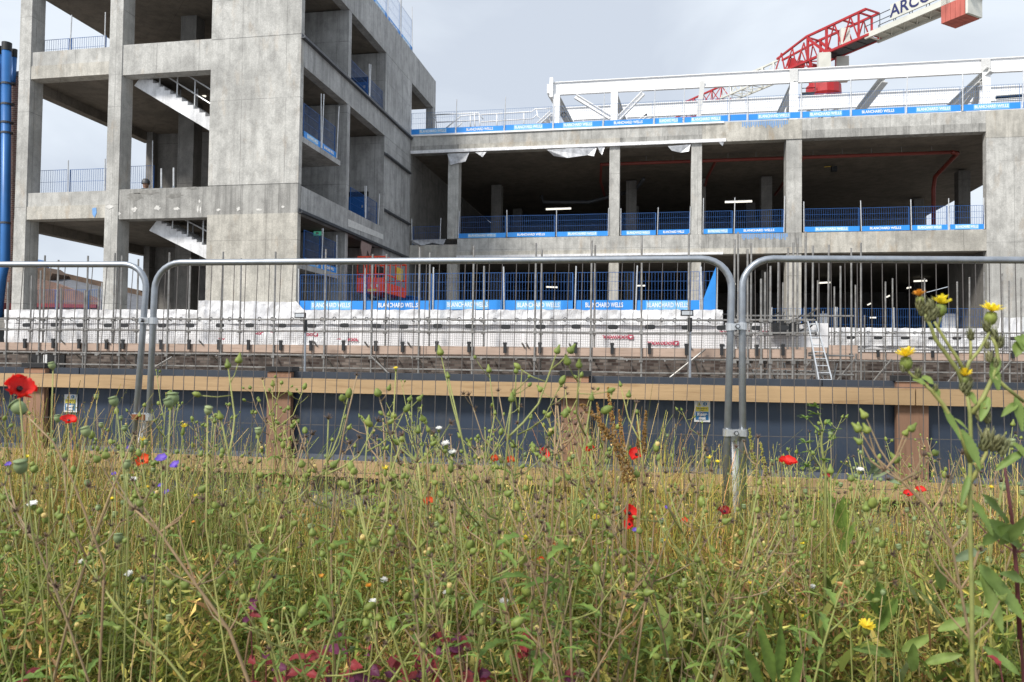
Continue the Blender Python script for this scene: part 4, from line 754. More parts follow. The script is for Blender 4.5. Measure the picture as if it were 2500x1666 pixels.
# ================================================================== hoarding
YH = 5.3; HD = thing('site_hoarding', 'slate blue metal hoarding with pale timber rails and brown posts', 'hoarding', (0, YH, 0))
x = -7.2; sheet_w = 1.05
while x < 6:
    MB().box(x, x + sheet_w - 0.003, YH + 0.075, YH + 0.085, 0.62, 1.24).build('metal_sheet', M['hoard'], HD); MB().box(x, x + sheet_w - 0.004, YH + 0.07, YH + 0.08, -0.05, 0.61).build('kickboard', M['kick'], HD); x += sheet_w
for a, b in ((-7.2, -4.5), (-4.49, -1.9), (-1.89, -0.62), (-0.44, 1.1), (1.11, 1.56), (1.74, 6)):
    MB().box(a, b, YH + 0.05, YH + 0.11, 1.24, 1.315).build('capping', M['hoard_c'], HD)
MB().box(-7.2, 6, YH + 0.06, YH + 0.072, 0.655, 0.70).build('drip_strip', simple('drip_trim', (0.13, 0.15, 0.19), 0.5), HD)
for a, b in ((-7.2, -4.62), (-4.615, -2.74), (-2.735, 1.645), (1.652, 6)):
    MB().box(a, b, YH - 0.05, YH, 1.163, 1.268).build('rail', M['rail'], HD); MB().box(a, b, YH - 0.05, YH, 0.555, 0.67).build('rail', M['rail'], HD); MB().box(a, b, YH - 0.05, YH, 0.06, 0.16).build('rail', M['rail'], HD)
for xc in (-4.86, -2.75, -0.53, 1.65, 3.8):
    po = MB().box(xc - 0.098, xc + 0.092, YH + 0.003, YH + 0.05, -0.1, 1.31).build('post', M['tpost'], HD); MB().box(xc - 0.11, xc + 0.105, YH - 0.012, YH + 0.112, 1.316, 1.35).build('post_cap', M['black'], po)
MB().box(-7.2, 6, YH - 0.02, YH + 0.02, 0.33, 0.352).build('white_batten', M['kick'], HD)
def sign(x0, y0, x1, y1, label):
    Y = YH + 0.068; a, b = atY(x0, y0, Y), atY(x1, y1, Y); s = thing('keep_out_sign', label, 'sign', ((a[0] + b[0]) / 2, Y, b[2]), 'keep out signs on the hoarding'); w_ = b[0] - a[0]; h_ = a[2] - b[2]; X = lambda f: a[0] + w_ * f; Zz = lambda f: b[2] + h_ * f
    MB().box(X(0), X(1), Y - .003, Y + .001, Zz(0), Zz(1)).build('plate', M['signw'], s)
    bp = MB().box(X(.1), X(.9), Y - .006, Y - .004, Zz(.1), Zz(.48)).build('blue_field', M['signb'], s); text('Keep', h_ * .2, M['signw'], 'lettering', bp, (X(.5), Y - .009, Zz(.365)), sx=1.1, bold=.0022, ext=.0008); text('out', h_ * .2, M['signw'], 'lettering', bp, (X(.5), Y - .009, Zz(.19)), sx=1.1, bold=.0022, ext=.0008)
    yp = MB().box(X(.1), X(.9), Y - .006, Y - .004, Zz(.5), Zz(.72)).build('yellow_field', M['signy'], s); text('Construction', h_ * .085, M['black'], 'lettering', yp, (X(.5), Y - .009, Zz(.645)), ext=.0005); text('site', h_ * .085, M['black'], 'lettering', yp, (X(.5), Y - .009, Zz(.55)), ext=.0005)
    tri_ = MB().prism([(X(.2), Y - .006, Zz(.77)), (X(.46), Y - .006, Zz(.77)), (X(.33), Y - .006, Zz(.95))], (0, .002, 0)).build('warning_triangle', M['signy'], s); MB().box(X(.315), X(.345), Y - .009, Y - .0065, Zz(.8), Zz(.89)).build('exclamation', M['black'], tri_)
    ci = MB().prism([(X(.68) + w_ * .12 * math.cos(t), Y - .006, Zz(.865) + w_ * .12 * math.sin(t)) for t in np.linspace(0, 6.283, 19)[:-1]], (0, .002, 0)).build('blue_disc', M['signb'], s); MB().box(X(.66), X(.70), Y - .009, Y - .0065, Zz(.8), Zz(.93)).build('exclamation', M['signw'], ci)
sign(1695, 979, 1733.5, 1031, 'keep out sign on the hoarding left of the right fence join'); sign(158, 963, 188, 1007, 'keep out sign on the hoarding at the left, half behind seed heads')

# ================================================================== temporary fence panels
def panel(tl, tr_, bl, br_, label, rc, wires=46, edge=(True, True), skew=0.0):
    """tl, tr_: top corner pixels on the plane z = 2.0; bl, br_: pixels low on the posts."""
    A, B = Vector(atZ(*tl, 2.0)), Vector(atZ(*tr_, 2.0)); t = (B - A); t.z = 0; t.normalize(); nn = Vector((t.y, -t.x, 0))
    def onplane(px):
        d = Vector(ray(*px)); c = Vector(CAM); k = (A - c).dot(nn) / d.dot(nn); return c + d * k
    C_, D_ = onplane(bl), onplane(br_)
    def down(top, p): dz = p - top; return top + dz * ((0.06 - top.z) / dz.z)
    C_, D_ = down(A, C_), down(B, D_)
    o = thing('mesh_fence', label, 'fence panel', (A + B) / 2 - Vector((0, 0, 2)), 'temporary mesh fence panels'); rad = 0.0195; Lp = (B - A).length
    ptsL = [C_]; cv = rc
    up1, up2 = (A - C_).normalized(), (B - D_).normalized()
    fr = [C_] + ([A - up1 * cv + (up1 * math.sin(a) + t * (1 - math.cos(a))) * cv for a in np.linspace(0, math.pi / 2, 8)]) + [B - up2 * cv - t * 0 + (up2 * math.sin(a) - t * (1 - math.cos(a))) * cv for a in np.linspace(math.pi / 2, 0, 8)] + [D_]
    fr = [Vector(p) for p in fr]
    MB().tube(fr, rad, 12).build('frame', M['galv'], o, smooth=True)
    MB().tube([C_ + (A - C_) * .05, D_ + (B - D_) * .05], rad, 10).build('bottom_rail', M['galv'], o, smooth=True)
    mb = MB(); wr = 0.0024
    def on(u, v): return (C_ * (1 - u) + D_ * u) * (1 - v) + (A * (1 - u) + B * u) * v
    for i in range(1, wires):
        u = i / wires + random.uniform(-.002, .002); e = min(u, 1 - u) * Lp; vt = 1.0 if e > cv else 1 - (cv - math.sqrt(max(0, cv * cv - (cv - e) ** 2))) / 2
        pts = []; ph = random.uniform(0, 6); am = random.uniform(.0005, .0035) / Lp
        for v in np.linspace(.05, vt, 9): pts.append(on(u + am * math.sin(v * 7 + ph) * (1.4 if v < .55 else .5), v) + nn * 0.004)
        mb.tube(pts, wr, 4, cap=False)
    for v in (.055, .2, .345, .49, .635, .78): mb.tube([on(u, v + random.uniform(-.0012, .0012)) - nn * 0.001 for u in np.linspace(0, 1, 14)], wr, 4, cap=False)
    mb.build('wire_mesh', M['wire'], o)
    return A, B, C_, D_
P1 = panel((-1075, 646), (361, 646), (-1090, 1100), (333, 1012), 'temporary mesh fence panel at the left', 0.16)
P2 = panel((380, 642), (1788, 632), (363, 1047), (1772, 1200), 'temporary mesh fence panel in the middle, widest in view', 0.17)
P3 = panel((1811, 632), (3300, 640), (1814, 1200), (3320, 1200), 'temporary mesh fence panel at the right', 0.17)
def coupler(p, q, mt, label):
    o = thing('fence_coupler', label, 'fence clip', (p + q) / 2, 'couplers joining the fence panels'); d = (q - p).normalized(); nn = Vector((d.y, -d.x, 0)).normalized()
    for e in (p, q): MB().lathe([(.021, -.02), (.026, -.02), (.026, .02), (.021, .02)], e, 12).build('collar', M['clip'], o)
    MB().bar(p + nn * .028, q + nn * .028, .006, .034).bar(p - nn * .028, q - nn * .028, .006, .034).build('strap', M[mt], o)
    MB().tube([(p + q) / 2 - nn * .04, (p + q) / 2 + nn * .05], .009, 6).build('bolt', M[mt], o); MB().lathe([(.001, 0), (.014, 0), (.014, .012), (.001, .012)], (p + q) / 2 + nn * .034, 6, axis=nn).build('nut', M['rust'] if mt == 'rust' else M['darksteel'], o)
def atv(T_, B_, px, py):      # the point on a post nearest to the pixel height
    for v in np.linspace(0, 1, 400):
        p = T_ * (1 - v) + B_ * v; d = p - Vector(CAM); w_ = d.dot(Vector(fw)); y_ = 833 - F * d.dot(Vector(u2)) / w_
        if y_ >= py: return p
    return B_
coupler(atv(P1[1], P1[3], 0, 782), atv(P2[0], P2[2], 0, 782), 'clip', 'upper clip joining the left and middle fence panels'); coupler(atv(P1[1], P1[3], 0, 1017), atv(P2[0], P2[2], 0, 1017), 'rust', 'rusty lower clip joining the left and middle fence panels')
coupler(atv(P2[1], P2[3], 0, 797), atv(P3[0], P3[2], 0, 797), 'clip', 'upper clip joining the middle and right fence panels'); coupler(atv(P2[1], P2[3], 0, 1056), atv(P3[0], P3[2], 0, 1056), 'clip', 'lower clip joining the middle and right fence panels')
for (a, b, lab) in ((((1795, 1072)), (1797, 1260), 'white brace strut propping the right fence join from behind'), ((357, 1022), (322, 1180), 'white brace strut propping the left fence join from behind')):
    D0 = 4.32 if a[0] > 1000 else 4.85; p = Vector(atD(*a, D0)); q = Vector(atD(*b, D0 + 0.35)); q2 = q + (q - p) * ((0.1 - q.z) / (q.z - p.z)) * -1 if False else q
    o = thing('brace_strut', lab, 'fence brace', q, 'brace struts behind the fence'); e = q + (q - p).normalized() * .7; MB().tube([p, e], .02, 10).build('tube', M['white_p'], o, smooth=True); MB().box(p.x - .022, p.x + .022, p.y - .02, p.y + .02, p.z - .01, p.z + .035).build('head_clamp', M['clip'], o)
for pa, lab in ((P1[3], 'left'), (P2[3], 'right')):
    o = thing('concrete_block', f'concrete block foot under the {lab} fence join', 'fence foot', (pa.x, pa.y, 0)); MB().box(pa.x - .12, pa.x + .14, pa.y - .35, pa.y + .35, -.02, .11).box(pa.x - .1, pa.x + .12, pa.y - .3, pa.y + .3, .111, .14).build('block', M['patch'], o)
# ================================================================== meadow
def leafmat(name, c=None, var=0.25, rough=0.6, trans=0.35, scale=40):
    mt, t, b = newmat(name)
    if c is None:
        at = nd(t, 'ShaderNodeAttribute', attribute_name='Col'); cc = at.outputs['Color']
    else:
        f = nz(t, pos(t, obj=True), scale, 3); cc = ramp(t, f, [(0.3, tuple(x * (1 - var) for x in c)), (0.7, tuple(min(1, x * (1 + var)) for x in c))])
        oi = nd(t, 'ShaderNodeObjectInfo'); cc = mixc(t, 0.35, cc, ramp(t, oi.outputs['Random'], [(0, tuple(x * .55 for x in c)), (.5, c), (1, tuple(min(1, x * 1.4) for x in (c[0] * 1.25, c[1], c[2])))]))
    t.links.new(cc, b.inputs['Base Color']); b.inputs['Roughness'].default_value = rough
    if trans:
        tr_ = nd(t, 'ShaderNodeBsdfTranslucent'); t.links.new(cc, tr_.inputs[0]); ms = nd(t, 'ShaderNodeMixShader', Fac=trans); o = t.nodes['Material Output']
        t.links.new(b.outputs[0], ms.inputs[1]); t.links.new(tr_.outputs[0], ms.inputs[2]); t.links.new(ms.outputs[0], o.inputs[0])
    return mt
G = dict(mix=leafmat('meadow_mix'), stem=leafmat('green_stem', (0.26, 0.285, 0.085), trans=0), stem_b=leafmat('brown_stem', (0.27, 0.2, 0.11), trans=0), stem_r=leafmat('red_stem', (0.13, 0.035, 0.035), trans=0), straw=leafmat('straw_stem', (0.44, 0.35, 0.17), trans=0),
         head=leafmat('green_seed_head', (0.205, 0.27, 0.055), .4, trans=0.15, scale=160), pod=leafmat('poppy_capsule', (0.25, 0.33, 0.15), .12, trans=0.1), dry=leafmat('dry_seed_head', (0.14, 0.095, 0.065), trans=0), leaf=leafmat('green_leaf', (0.18, 0.29, 0.06), .35), leaf_d=leafmat('dock_leaf', (0.2, 0.3, 0.075), .35, scale=25), leaf_g=leafmat('grey_green_leaf', (0.2, 0.27, 0.15)),
         poppy=leafmat('poppy_red', (0.82, 0.03, 0.022), .15, trans=0.4), orange=leafmat('poppy_orange', (0.75, 0.11, 0.03), .15, trans=0.4), crimson=leafmat('crimson_red', (0.28, 0.012, 0.02), .2), yel=leafmat('yellow_petal', (0.92, 0.7, 0.04), .12), cream_p=leafmat('pale_yellow', (0.78, 0.62, 0.25), .1), org=leafmat('orange_tip', (0.75, 0.33, 0.03), .1), vio=leafmat('violet_petal', (0.2, 0.12, 0.6), .15), whi=leafmat('white_petal', (0.82, 0.82, 0.78), .05),
         redleaf=leafmat('red_leaf', (0.27, 0.035, 0.04), .4, trans=.3), purp=leafmat('purple_leaf', (0.15, 0.03, 0.085), .4, trans=.3), rustd=leafmat('rusty_dock_seed', (0.25, 0.135, 0.03), .3, trans=.1), dockg=leafmat('yellow_dock_seed', (0.3, 0.3, 0.06), .3, trans=.1))
PAL = np.array([1.22, 1.16, .93]) * np.array([(.17, .215, .045), (.245, .255, .07), (.46, .37, .155), (.34, .315, .095), (.25, .15, .08), (.12, .175, .04), (.54, .44, .22), (.36, .195, .1)])
def ground_pts(n, d0, d1, p0=-900, p1=3500):
    D = np.sqrt(rng.uniform(d0 ** 2, d1 ** 2, n)); px = rng.uniform(p0, p1, n); lat = (px - 1250) / F * D
    X = lat[:, None] * r0[None, :2] + D[:, None] * f0[None, :2]
    keep = X[:, 1] < 5.2; X = X[keep]; z = np.array([bedz(x, y) if y < 5 else 0 for x, y in X]); return np.c_[X, z], D[keep], px[keep]
def bulk(name, verts, quads, cols, mt, kind='stuff'):
    me = bpy.data.meshes.new(name); nv = len(verts); nf = len(quads)
    me.vertices.add(nv); me.vertices.foreach_set('co', verts.astype(np.float32).ravel())
    me.loops.add(nf * 4); me.loops.foreach_set('vertex_index', quads.astype(np.int32).ravel())
    me.polygons.add(nf); me.polygons.foreach_set('loop_start', np.arange(0, nf * 4, 4, dtype=np.int32))
    a = me.attributes.new('Col', 'FLOAT_COLOR', 'POINT'); a.data.foreach_set('color', np.c_[cols, np.ones(nv)].astype(np.float32).ravel())
    me.update(calc_edges=True); me.validate(); me.materials.append(mt); o = bpy.data.objects.new(name, me); col.objects.link(o); o['kind'] = kind; return o
def strips(base, h, lean, curve, width, c0, lv=5, wprof=None):
    n = len(base); s = np.linspace(0, 1, lv); an = rng.uniform(0, 2 * np.pi, n); dr = np.c_[np.cos(an), np.sin(an), np.zeros(n)]; fa = rng.uniform(0, 2 * np.pi, n); sd = np.c_[np.cos(fa), np.sin(fa), np.zeros(n)]
    P_ = base[:, None, :] + (h * lean)[:, None, None] * (s[None, :, None] * (1 - curve[:, None, None]) + curve[:, None, None] * s[None, :, None] ** 2.4) * dr[:, None, :]
    P_[:, :, 2] += h[:, None] * s[None, :] * (1 - 0.25 * (lean * curve)[:, None] * s[None, :] ** 2)
    wp = (1 - s ** 1.6 * 0.92) if wprof is None else wprof(s)
    off = sd[:, None, :] * (width[:, None] * wp[None, :])[:, :, None]
    V = np.stack([P_ - off, P_ + off], 2).reshape(-1, 3)
    i0 = (np.arange(n)[:, None] * lv + np.arange(lv - 1)[None, :]).ravel() * 2
    Q_ = np.c_[i0, i0 + 1, i0 + 3, i0 + 2]
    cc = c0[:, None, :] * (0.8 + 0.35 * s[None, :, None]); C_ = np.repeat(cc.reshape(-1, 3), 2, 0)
    return V, Q_, C_, P_
def pal(n, wts, jit=0.25):
    k = rng.choice(len(PAL), n, p=np.array(wts) / sum(wts)); return PAL[k] * rng.uniform(1 - jit, 1 + jit, (n, 1)) * rng.uniform(.93, 1.07, (n, 3))
def wave(px): return 1 + 0.14 * np.sin(px / 210.0 + .6) + 0.07 * np.sin(px / 73.0)
def TN(p):
    t = np.sin(p[:, 0] * 3.1 + 1.5 * np.sin(p[:, 1] * 2.3)) * np.cos(p[:, 1] * 3.7 + p[:, 0]); g = np.c_[1 + .22 * t, 1 + .03 * t, 1 - .1 * t] * (1 + .2 * np.sin(p[:, 0] * 7.3 + p[:, 1] * 4))[:, None]; return g
# thin straw stems and grass blades
b_, D_, px_ = ground_pts(18000, 2.95, 4.95); n = len(b_)
h = rng.uniform(.42, .98, n) * wave(px_) * np.where(D_ > 4.3, .78, 1) * np.where(D_ < 2.8, .85, 1)
V1 = strips(b_, h, np.where(rng.random(n) < .3, rng.uniform(.25, .6, n), rng.uniform(.02, .26, n)), rng.uniform(.1, .9, n), rng.uniform(.0009, .0022, n), pal(n, (4, 6, 5, 6, 3, 3, 2.4, 1.5), .6) * 1.05 * TN(b_), 6, lambda s: 1 - .45 * s)
b_, D_, px_ = ground_pts(11000, 2.7, 5.15); n = len(b_)
h = rng.uniform(.18, .62, n) * wave(px_); V2 = strips(b_, h, rng.uniform(.1, .8, n), rng.uniform(.4, 1, n), rng.uniform(.0018, .0045, n), pal(n, (7, 5, 2, 4, 1, 6, 1, .8), .45) * TN(b_), 6)
def join(*parts):
    vs, qs, cs = [], [], []; o = 0
    for v, q, c in parts: vs.append(v); qs.append(q + o); cs.append(c); o += len(v)
    return np.concatenate(vs), np.concatenate(qs), np.concatenate(cs)
# seed specks on the straw stems
Pt = V1[3]; sel = rng.random(len(Pt)) < .5; tips = Pt[sel][:, 3:6, :]; cs = V1[2].reshape(len(Pt), 6, 2, 3)[sel][:, 5, 0]
K = 7; m_ = len(tips); u_ = rng.uniform(0, 2, (m_, K)); i0 = np.minimum(u_.astype(int), 1); fr_ = (u_ - i0)[..., None]
cen = np.take_along_axis(tips, i0[..., None].repeat(3, 2), 1) * (1 - fr_) + np.take_along_axis(tips, (i0 + 1)[..., None].repeat(3, 2), 1) * fr_
cen = cen.reshape(-1, 3) + rng.normal(0, .004, (m_ * K, 3)); ax = rng.normal(0, 1, (m_ * K, 3)); ax[:, 2] += 1.2; ax /= np.linalg.norm(ax, axis=1)[:, None]; sdv = np.cross(ax, rng.normal(0, 1, (m_ * K, 3))); sdv /= np.linalg.norm(sdv, axis=1)[:, None]
ln = rng.uniform(.003, .007, (m_ * K, 1)); V3 = np.stack([cen - ax * ln, cen + sdv * ln * .45, cen + ax * ln, cen - sdv * ln * .45], 1).reshape(-1, 3); Q3 = np.arange(len(V3)).reshape(-1, 4); C3 = np.repeat(np.repeat(cs, K, 0) * rng.uniform(.45, 1.2, (m_ * K, 1)), 4, 0)
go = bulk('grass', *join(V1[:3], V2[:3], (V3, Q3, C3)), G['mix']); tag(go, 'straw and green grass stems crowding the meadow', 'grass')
# feathery undergrowth sprigs
b_, D_, px_ = ground_pts(16500, 2.1, 4.9); n = len(b_); h = rng.uniform(.14, .62, n) * wave(px_); cap = np.where((D_ < 2.65) & (px_ > 550) & (px_ < 1500), 1.24 - D_ * (665 / F), 1.24 - D_ * (470 / F)); h = np.where(D_ < 3.3, np.minimum(h * 1.2, np.maximum(.1, cap)), h)
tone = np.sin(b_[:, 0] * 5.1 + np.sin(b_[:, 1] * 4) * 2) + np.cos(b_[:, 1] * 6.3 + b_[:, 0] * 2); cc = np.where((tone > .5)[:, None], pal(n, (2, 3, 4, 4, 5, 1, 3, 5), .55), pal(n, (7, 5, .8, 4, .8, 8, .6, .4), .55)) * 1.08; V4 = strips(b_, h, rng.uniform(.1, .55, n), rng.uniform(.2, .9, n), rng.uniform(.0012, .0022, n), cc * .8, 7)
Pn = V4[3]; leaf = []; lc = []
def leaflet(c_, d_, wv, nv, L_, wr, colr):
    m_ = c_ + d_ * L_ * .48; mid = m_ - nv * L_ * .07; tip = c_ + d_ * L_ - nv * L_ * .12
    for sg in (-1, 1): leaf.append(np.stack([c_, m_ + wv * L_ * wr * sg + nv * L_ * .05, tip, mid] if sg > 0 else [c_, mid, tip, m_ - wv * L_ * wr + nv * L_ * .05], 1)); lc.append(np.repeat((colr * (1.08 if sg > 0 else .9))[:, None, :], 4, 1))
for lev in np.arange(.9, 6.0, .36):
    i = min(int(lev), 5); f_ = lev - i; c_ = Pn[:, i] * (1 - f_) + Pn[:, i + 1] * f_; t_ = Pn[:, i + 1] - Pn[:, i]; t_ /= np.linalg.norm(t_, axis=1)[:, None]
    s0 = np.cross(t_, rng.normal(0, 1, (n, 3))); s0 /= np.linalg.norm(s0, axis=1)[:, None]
    for sg in (-1, 1):
        d_ = s0 * sg + t_ * rng.uniform(.3, .9, (n, 1)) + rng.normal(0, .2, (n, 3)); d_ /= np.linalg.norm(d_, axis=1)[:, None]; L_ = np.minimum(.05, (h * rng.uniform(.05, .15, n) * (1.15 - lev / 9)))[:, None]; wv = np.cross(d_, t_ + rng.normal(0, .4, (n, 3))); wv /= np.linalg.norm(wv, axis=1)[:, None] + 1e-9
        leaflet(c_, d_, wv, np.cross(d_, wv), L_, rng.uniform(.07, .17, (n, 1)), cc * rng.uniform(.7, 1.3, (n, 1)))
leaf = np.concatenate(leaf); lc = np.concatenate(lc)
b_, D_, px_ = ground_pts(2300, 2.05, 3.6); b2, D2, p2_ = ground_pts(2600, 2.05, 3.6, 1450, 2800); b_ = np.r_[b_, b2]; D_ = np.r_[D_, D2]; px_ = np.r_[px_, p2_]; n = len(b_); cap = np.where((px_ > 550) & (px_ < 1500), 1.2 - D_ * .36, 1.24 - D_ * .26)
h = rng.uniform(.05, .13, n); b_[:, 2] += np.maximum(0, np.minimum(rng.uniform(0, .5, n), cap - .1)); wl = rng.random(n) < .55
V5 = strips(b_, h, rng.uniform(.3, 1.5, n), rng.uniform(.3, 1, n), np.where(wl, h * rng.uniform(.06, .13, n), h * .035), np.array([1, 1, 1]) * np.where((px_ > 1500)[:, None], pal(n, (4, 2, 0, .6, .3, 8, 0, .2), .5), pal(n, (5, 3, .2, 1, .8, 6, 0, .5), .5)), 7, lambda s: np.sin(np.pi * np.minimum(1, .06 + s * .94)) ** .7 + .02)
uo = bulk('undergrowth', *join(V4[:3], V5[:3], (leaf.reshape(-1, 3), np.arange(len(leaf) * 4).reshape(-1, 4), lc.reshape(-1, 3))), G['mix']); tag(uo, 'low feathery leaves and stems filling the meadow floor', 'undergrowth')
# ground cover with tiny leaves and pale specks
b_, D_, px_ = ground_pts(40000, 2.3, 5.1); n = len(b_); b_[:, 2] += rng.uniform(0, .16, n) * (1 + np.sin(px_ / 130)) * .8
d_ = rng.normal(0, 1, (n, 3)); d_ /= np.linalg.norm(d_, axis=1)[:, None]; w_ = np.cross(d_, rng.normal(0, 1, (n, 3))); w_ /= np.linalg.norm(w_, axis=1)[:, None]; L_ = rng.uniform(.007, .03, (n, 1))
V6 = np.stack([b_ - d_ * L_, b_ + w_ * L_ * .45, b_ + d_ * L_, b_ - w_ * L_ * .45], 1); gc = pal(n, (5, 3, 1, 3, 2.5, 5, .5, 2)); ys_ = rng.random(n) < .045; gc *= 1.2; gc[ys_] = (.7, .62, .12)
co_ = bulk('ground_cover', V6.reshape(-1, 3), np.arange(n * 4).reshape(-1, 4), np.repeat(gc, 4, 0), G['mix']); tag(co_, 'tiny leaves and pale yellow specks low on the meadow soil', 'ground cover')

# ------------------------------------------------------------------ meadow plants as things
def head_mesh(kind):
    mb = MB()
    if kind == 'urn': mb.lathe([(.0012, -.001), (.0048, 0), (.0068, .003), (.0062, .007), (.0036, .011), (.0022, .016), (.0016, .0185)], n=9); mt = [G['head']]
    elif kind == 'round': mb.lathe([(.0012, -.001), (.0052, .001), (.0072, .005), (.0058, .009), (.0034, .0115), (.0026, .0138), (.0008, .0135)], n=9); mt = [G['head']]
    elif kind == 'tip':
        mb.lathe([(.0015, 0), (.0058, .002), (.0064, .008), (.0045, .015)], n=8); mb.lathe([(.0044, .015), (.0052, .019), (.004, .023), (.001, .0215)], n=8, mi=1); mt = [G['head'], G['cream_p']]
    elif kind == 'pod':
        mb.lathe([(.0025, 0), (.0062, .003), (.0088, .009), (.0088, .014), (.0066, .0178), (.0072, .0182)], n=12); mb.lathe([(.0088, .0182), (.0092, .0192), (.0035, .0204), (.0005, .0206)], n=12); mt = [G['pod']]
    elif kind == 'bud': mb.lathe([(.002, 0), (.0062, .004), (.0072, .010), (.0055, .017), (.001, .022)], n=9); mt = [G['head']]
    elif kind == 'dry':
        for k in range(11):
            an = k * 2.4; t_ = .9 * ((k % 4) / 3); mb.tube([(0, 0, 0), (.009 * math.cos(an) * (.6 + t_ * .5), .009 * math.sin(an) * (.6 + t_ * .5), .004 + .006 * (1 - t_))], [.0012, .0003], 4)
        mt = [G['dry']]
    me = mb.build('seed_head', mt, smooth=True); d = me.data; bpy.data.objects.remove(me); return d
HM = {k: head_mesh(k) for k in ('urn', 'round', 'tip', 'pod', 'bud', 'dry')}
def put(me, name, p, axis, s, parent):
    o = bpy.data.objects.new(name, me); col.objects.link(o); o.location = Vector(p) - parent.location; o.rotation_euler = Vector(axis).to_track_quat('Z', 'Y').to_euler(); o.scale = (s, s, s); o.parent = parent; return o
def leaf_bm(p, d, L_, wd, droop=.3, wavy=.12, n=8, up=(0, 0, 1), teeth=0.0, mb=None):
    mb = mb or MB(); p = Vector(p); d = Vector(d).normalized(); u = Vector(up); s_ = d.cross(u)
    if s_.length < .05: s_ = d.cross(Vector((0, 1, 0)))
    s_.normalize(); nn = s_.cross(d); vs = []; ph = random.uniform(0, 6)
    if n >= 10: n = 2 * n
    for i in range(n + 1):
        t = i / n; c = p + d * (L_ * t) + nn * ((.05 if i % 2 else -.05) * wd * (n >= 20)) - Vector((0, 0, 1)) * (droop * L_ * t * t); ww = wd * (math.sin(math.pi * min(1, t * .94 + .04)) ** .75) * (1 - .25 * t) * (1 + teeth * (1 if i % 2 else -1)); wv = wavy * wd * math.sin(t * 9 + ph)
        vs += [c - s_ * ww + nn * (ww * .45 + wv), c - s_ * ww * .5 + nn * ww * .15, c, c + s_ * ww * .5 + nn * ww * .15, c + s_ * ww + nn * (ww * .45 - wv)]
    return mb.add(vs, [(i * 5 + j, i * 5 + j + 1, (i + 1) * 5 + j + 1, (i + 1) * 5 + j) for i in range(n) for j in range(4)])
def weed_proto(i):
    o = thing('seeding_weed', 'x', 'wildflower'); sm = MB(); bend = random.uniform(-.16, .16); bend2 = random.uniform(-.1, .1)
    def ax(t): return Vector((bend * t * t + .012 * math.sin(t * 7 + i), bend2 * t * t + .01 * math.cos(t * 6 + i), t))
    sm.tube([ax(t) for t in np.linspace(0, 1, 9)], np.linspace(.0038, .0014, 9), 6)
    tips = [(ax(1), Vector((bend, bend2, 1)))]; nb = random.randint(3, 6) + (3 if i in (8, 9, 10) else 0)
    for k in range(nb):
        t0 = random.uniform(.5, .95); a = k * 2.4 + i; p0 = ax(t0); L_ = random.uniform(.08, .26) * (1.25 - t0 * .6); dr = Vector((math.cos(a), math.sin(a), random.uniform(.5, 1.5))).normalized(); p1 = p0 + dr * L_ * .55; p2 = p1 + (dr * .5 + Vector((0, 0, .8))).normalized() * L_ * .6
        sm.tube([p0, p0 * .5 + p1 * .5 - Vector((0, 0, .004)), p1, p2], [.0021, .0018, .0016, .0011], 5); tips.append((p2, p2 - p1))
        for q in range(random.randint(1, 3)):
            a2 = random.uniform(0, 6.3); e = p1 + (p2 - p1) * random.uniform(0, .9); d2 = Vector((math.cos(a2), math.sin(a2), random.uniform(.2, 1.1))).normalized(); p3 = e + d2 * random.uniform(.02, .065); sm.tube([e, (e + p3) / 2 + Vector((0, 0, -.003)), p3], [.0012, .001, .0009], 4); tips.append((p3, d2 + Vector((0, 0, .4))))
    sm.build('stem', G['stem_b'] if i >= 11 or i % 4 == 0 else G['stem'], o, smooth=True)
    for p, d in tips:
        if i >= 11: kd = 'dry'; put(HM[kd], 'seed_head', p, d, random.uniform(.7, 1.4), o); continue
        if i in (8, 9, 10): put(HM[random.choice(('bud', 'tip', 'urn'))], 'seed_head', p, d, random.uniform(.4, .65), o); continue
        r_ = random.random(); kd = 'urn' if r_ < .38 else 'round' if r_ < .56 else 'tip' if r_ < .63 else 'dry' if r_ < .88 else 'bud'
        put(HM[kd], 'seed_head', p, d, random.uniform(.65, 1.25), o)
    for k in range(random.randint(7, 12)):
        t0 = random.uniform(.25, .75); a = random.uniform(0, 6.3); leaf_bm(ax(t0), (math.cos(a), math.sin(a), .6), random.uniform(.04, .11), random.uniform(.004, .011), .5, teeth=.35).build('leaf', G['leaf'], o)
    return o
def pod_proto(i):
    o = thing('poppy_seed_plant', 'x', 'wildflower'); 
    for k in range(random.randint(2, 4)):
        a = random.uniform(0, 6.3); r_ = random.uniform(0, .12); hh = random.uniform(.72, 1.02); b = random.uniform(-.05, .05)
        pts = [Vector((r_ * math.cos(a) * t * 1.2 + b * math.sin(t * 3.1), r_ * math.sin(a) * t + .5 * b * math.sin(t * 4), hh * t)) for t in np.linspace(0, 1, 8)]
        MB().tube(pts, np.linspace(.0022, .0012, 8), 5).build('stem', G['straw'] if (i + k) % 5 == 0 else G['stem'], o, smooth=True); put(HM['pod'] if random.random() < .85 else HM['bud'], 'seed_head', pts[-1], pts[-1] - pts[-2], random.uniform(.75, 1.35), o)
    for k in range(3): a = random.uniform(0, 6.3); leaf_bm((0, 0, random.uniform(.05, .35)), (math.cos(a), math.sin(a), .7), .12, .014, .5, teeth=.5).build('leaf', G['leaf_g'], o)
    return o
random.seed(21)
WP = [weed_proto(i) for i in range(14)]; PP = [pod_proto(i) for i in range(7)]
WL = 'branching green weed with small urn shaped seed heads, one of many in the meadow'; PL_ = 'slender poppy stalk group with blue green seed capsules, one of many in the meadow'
used = set()
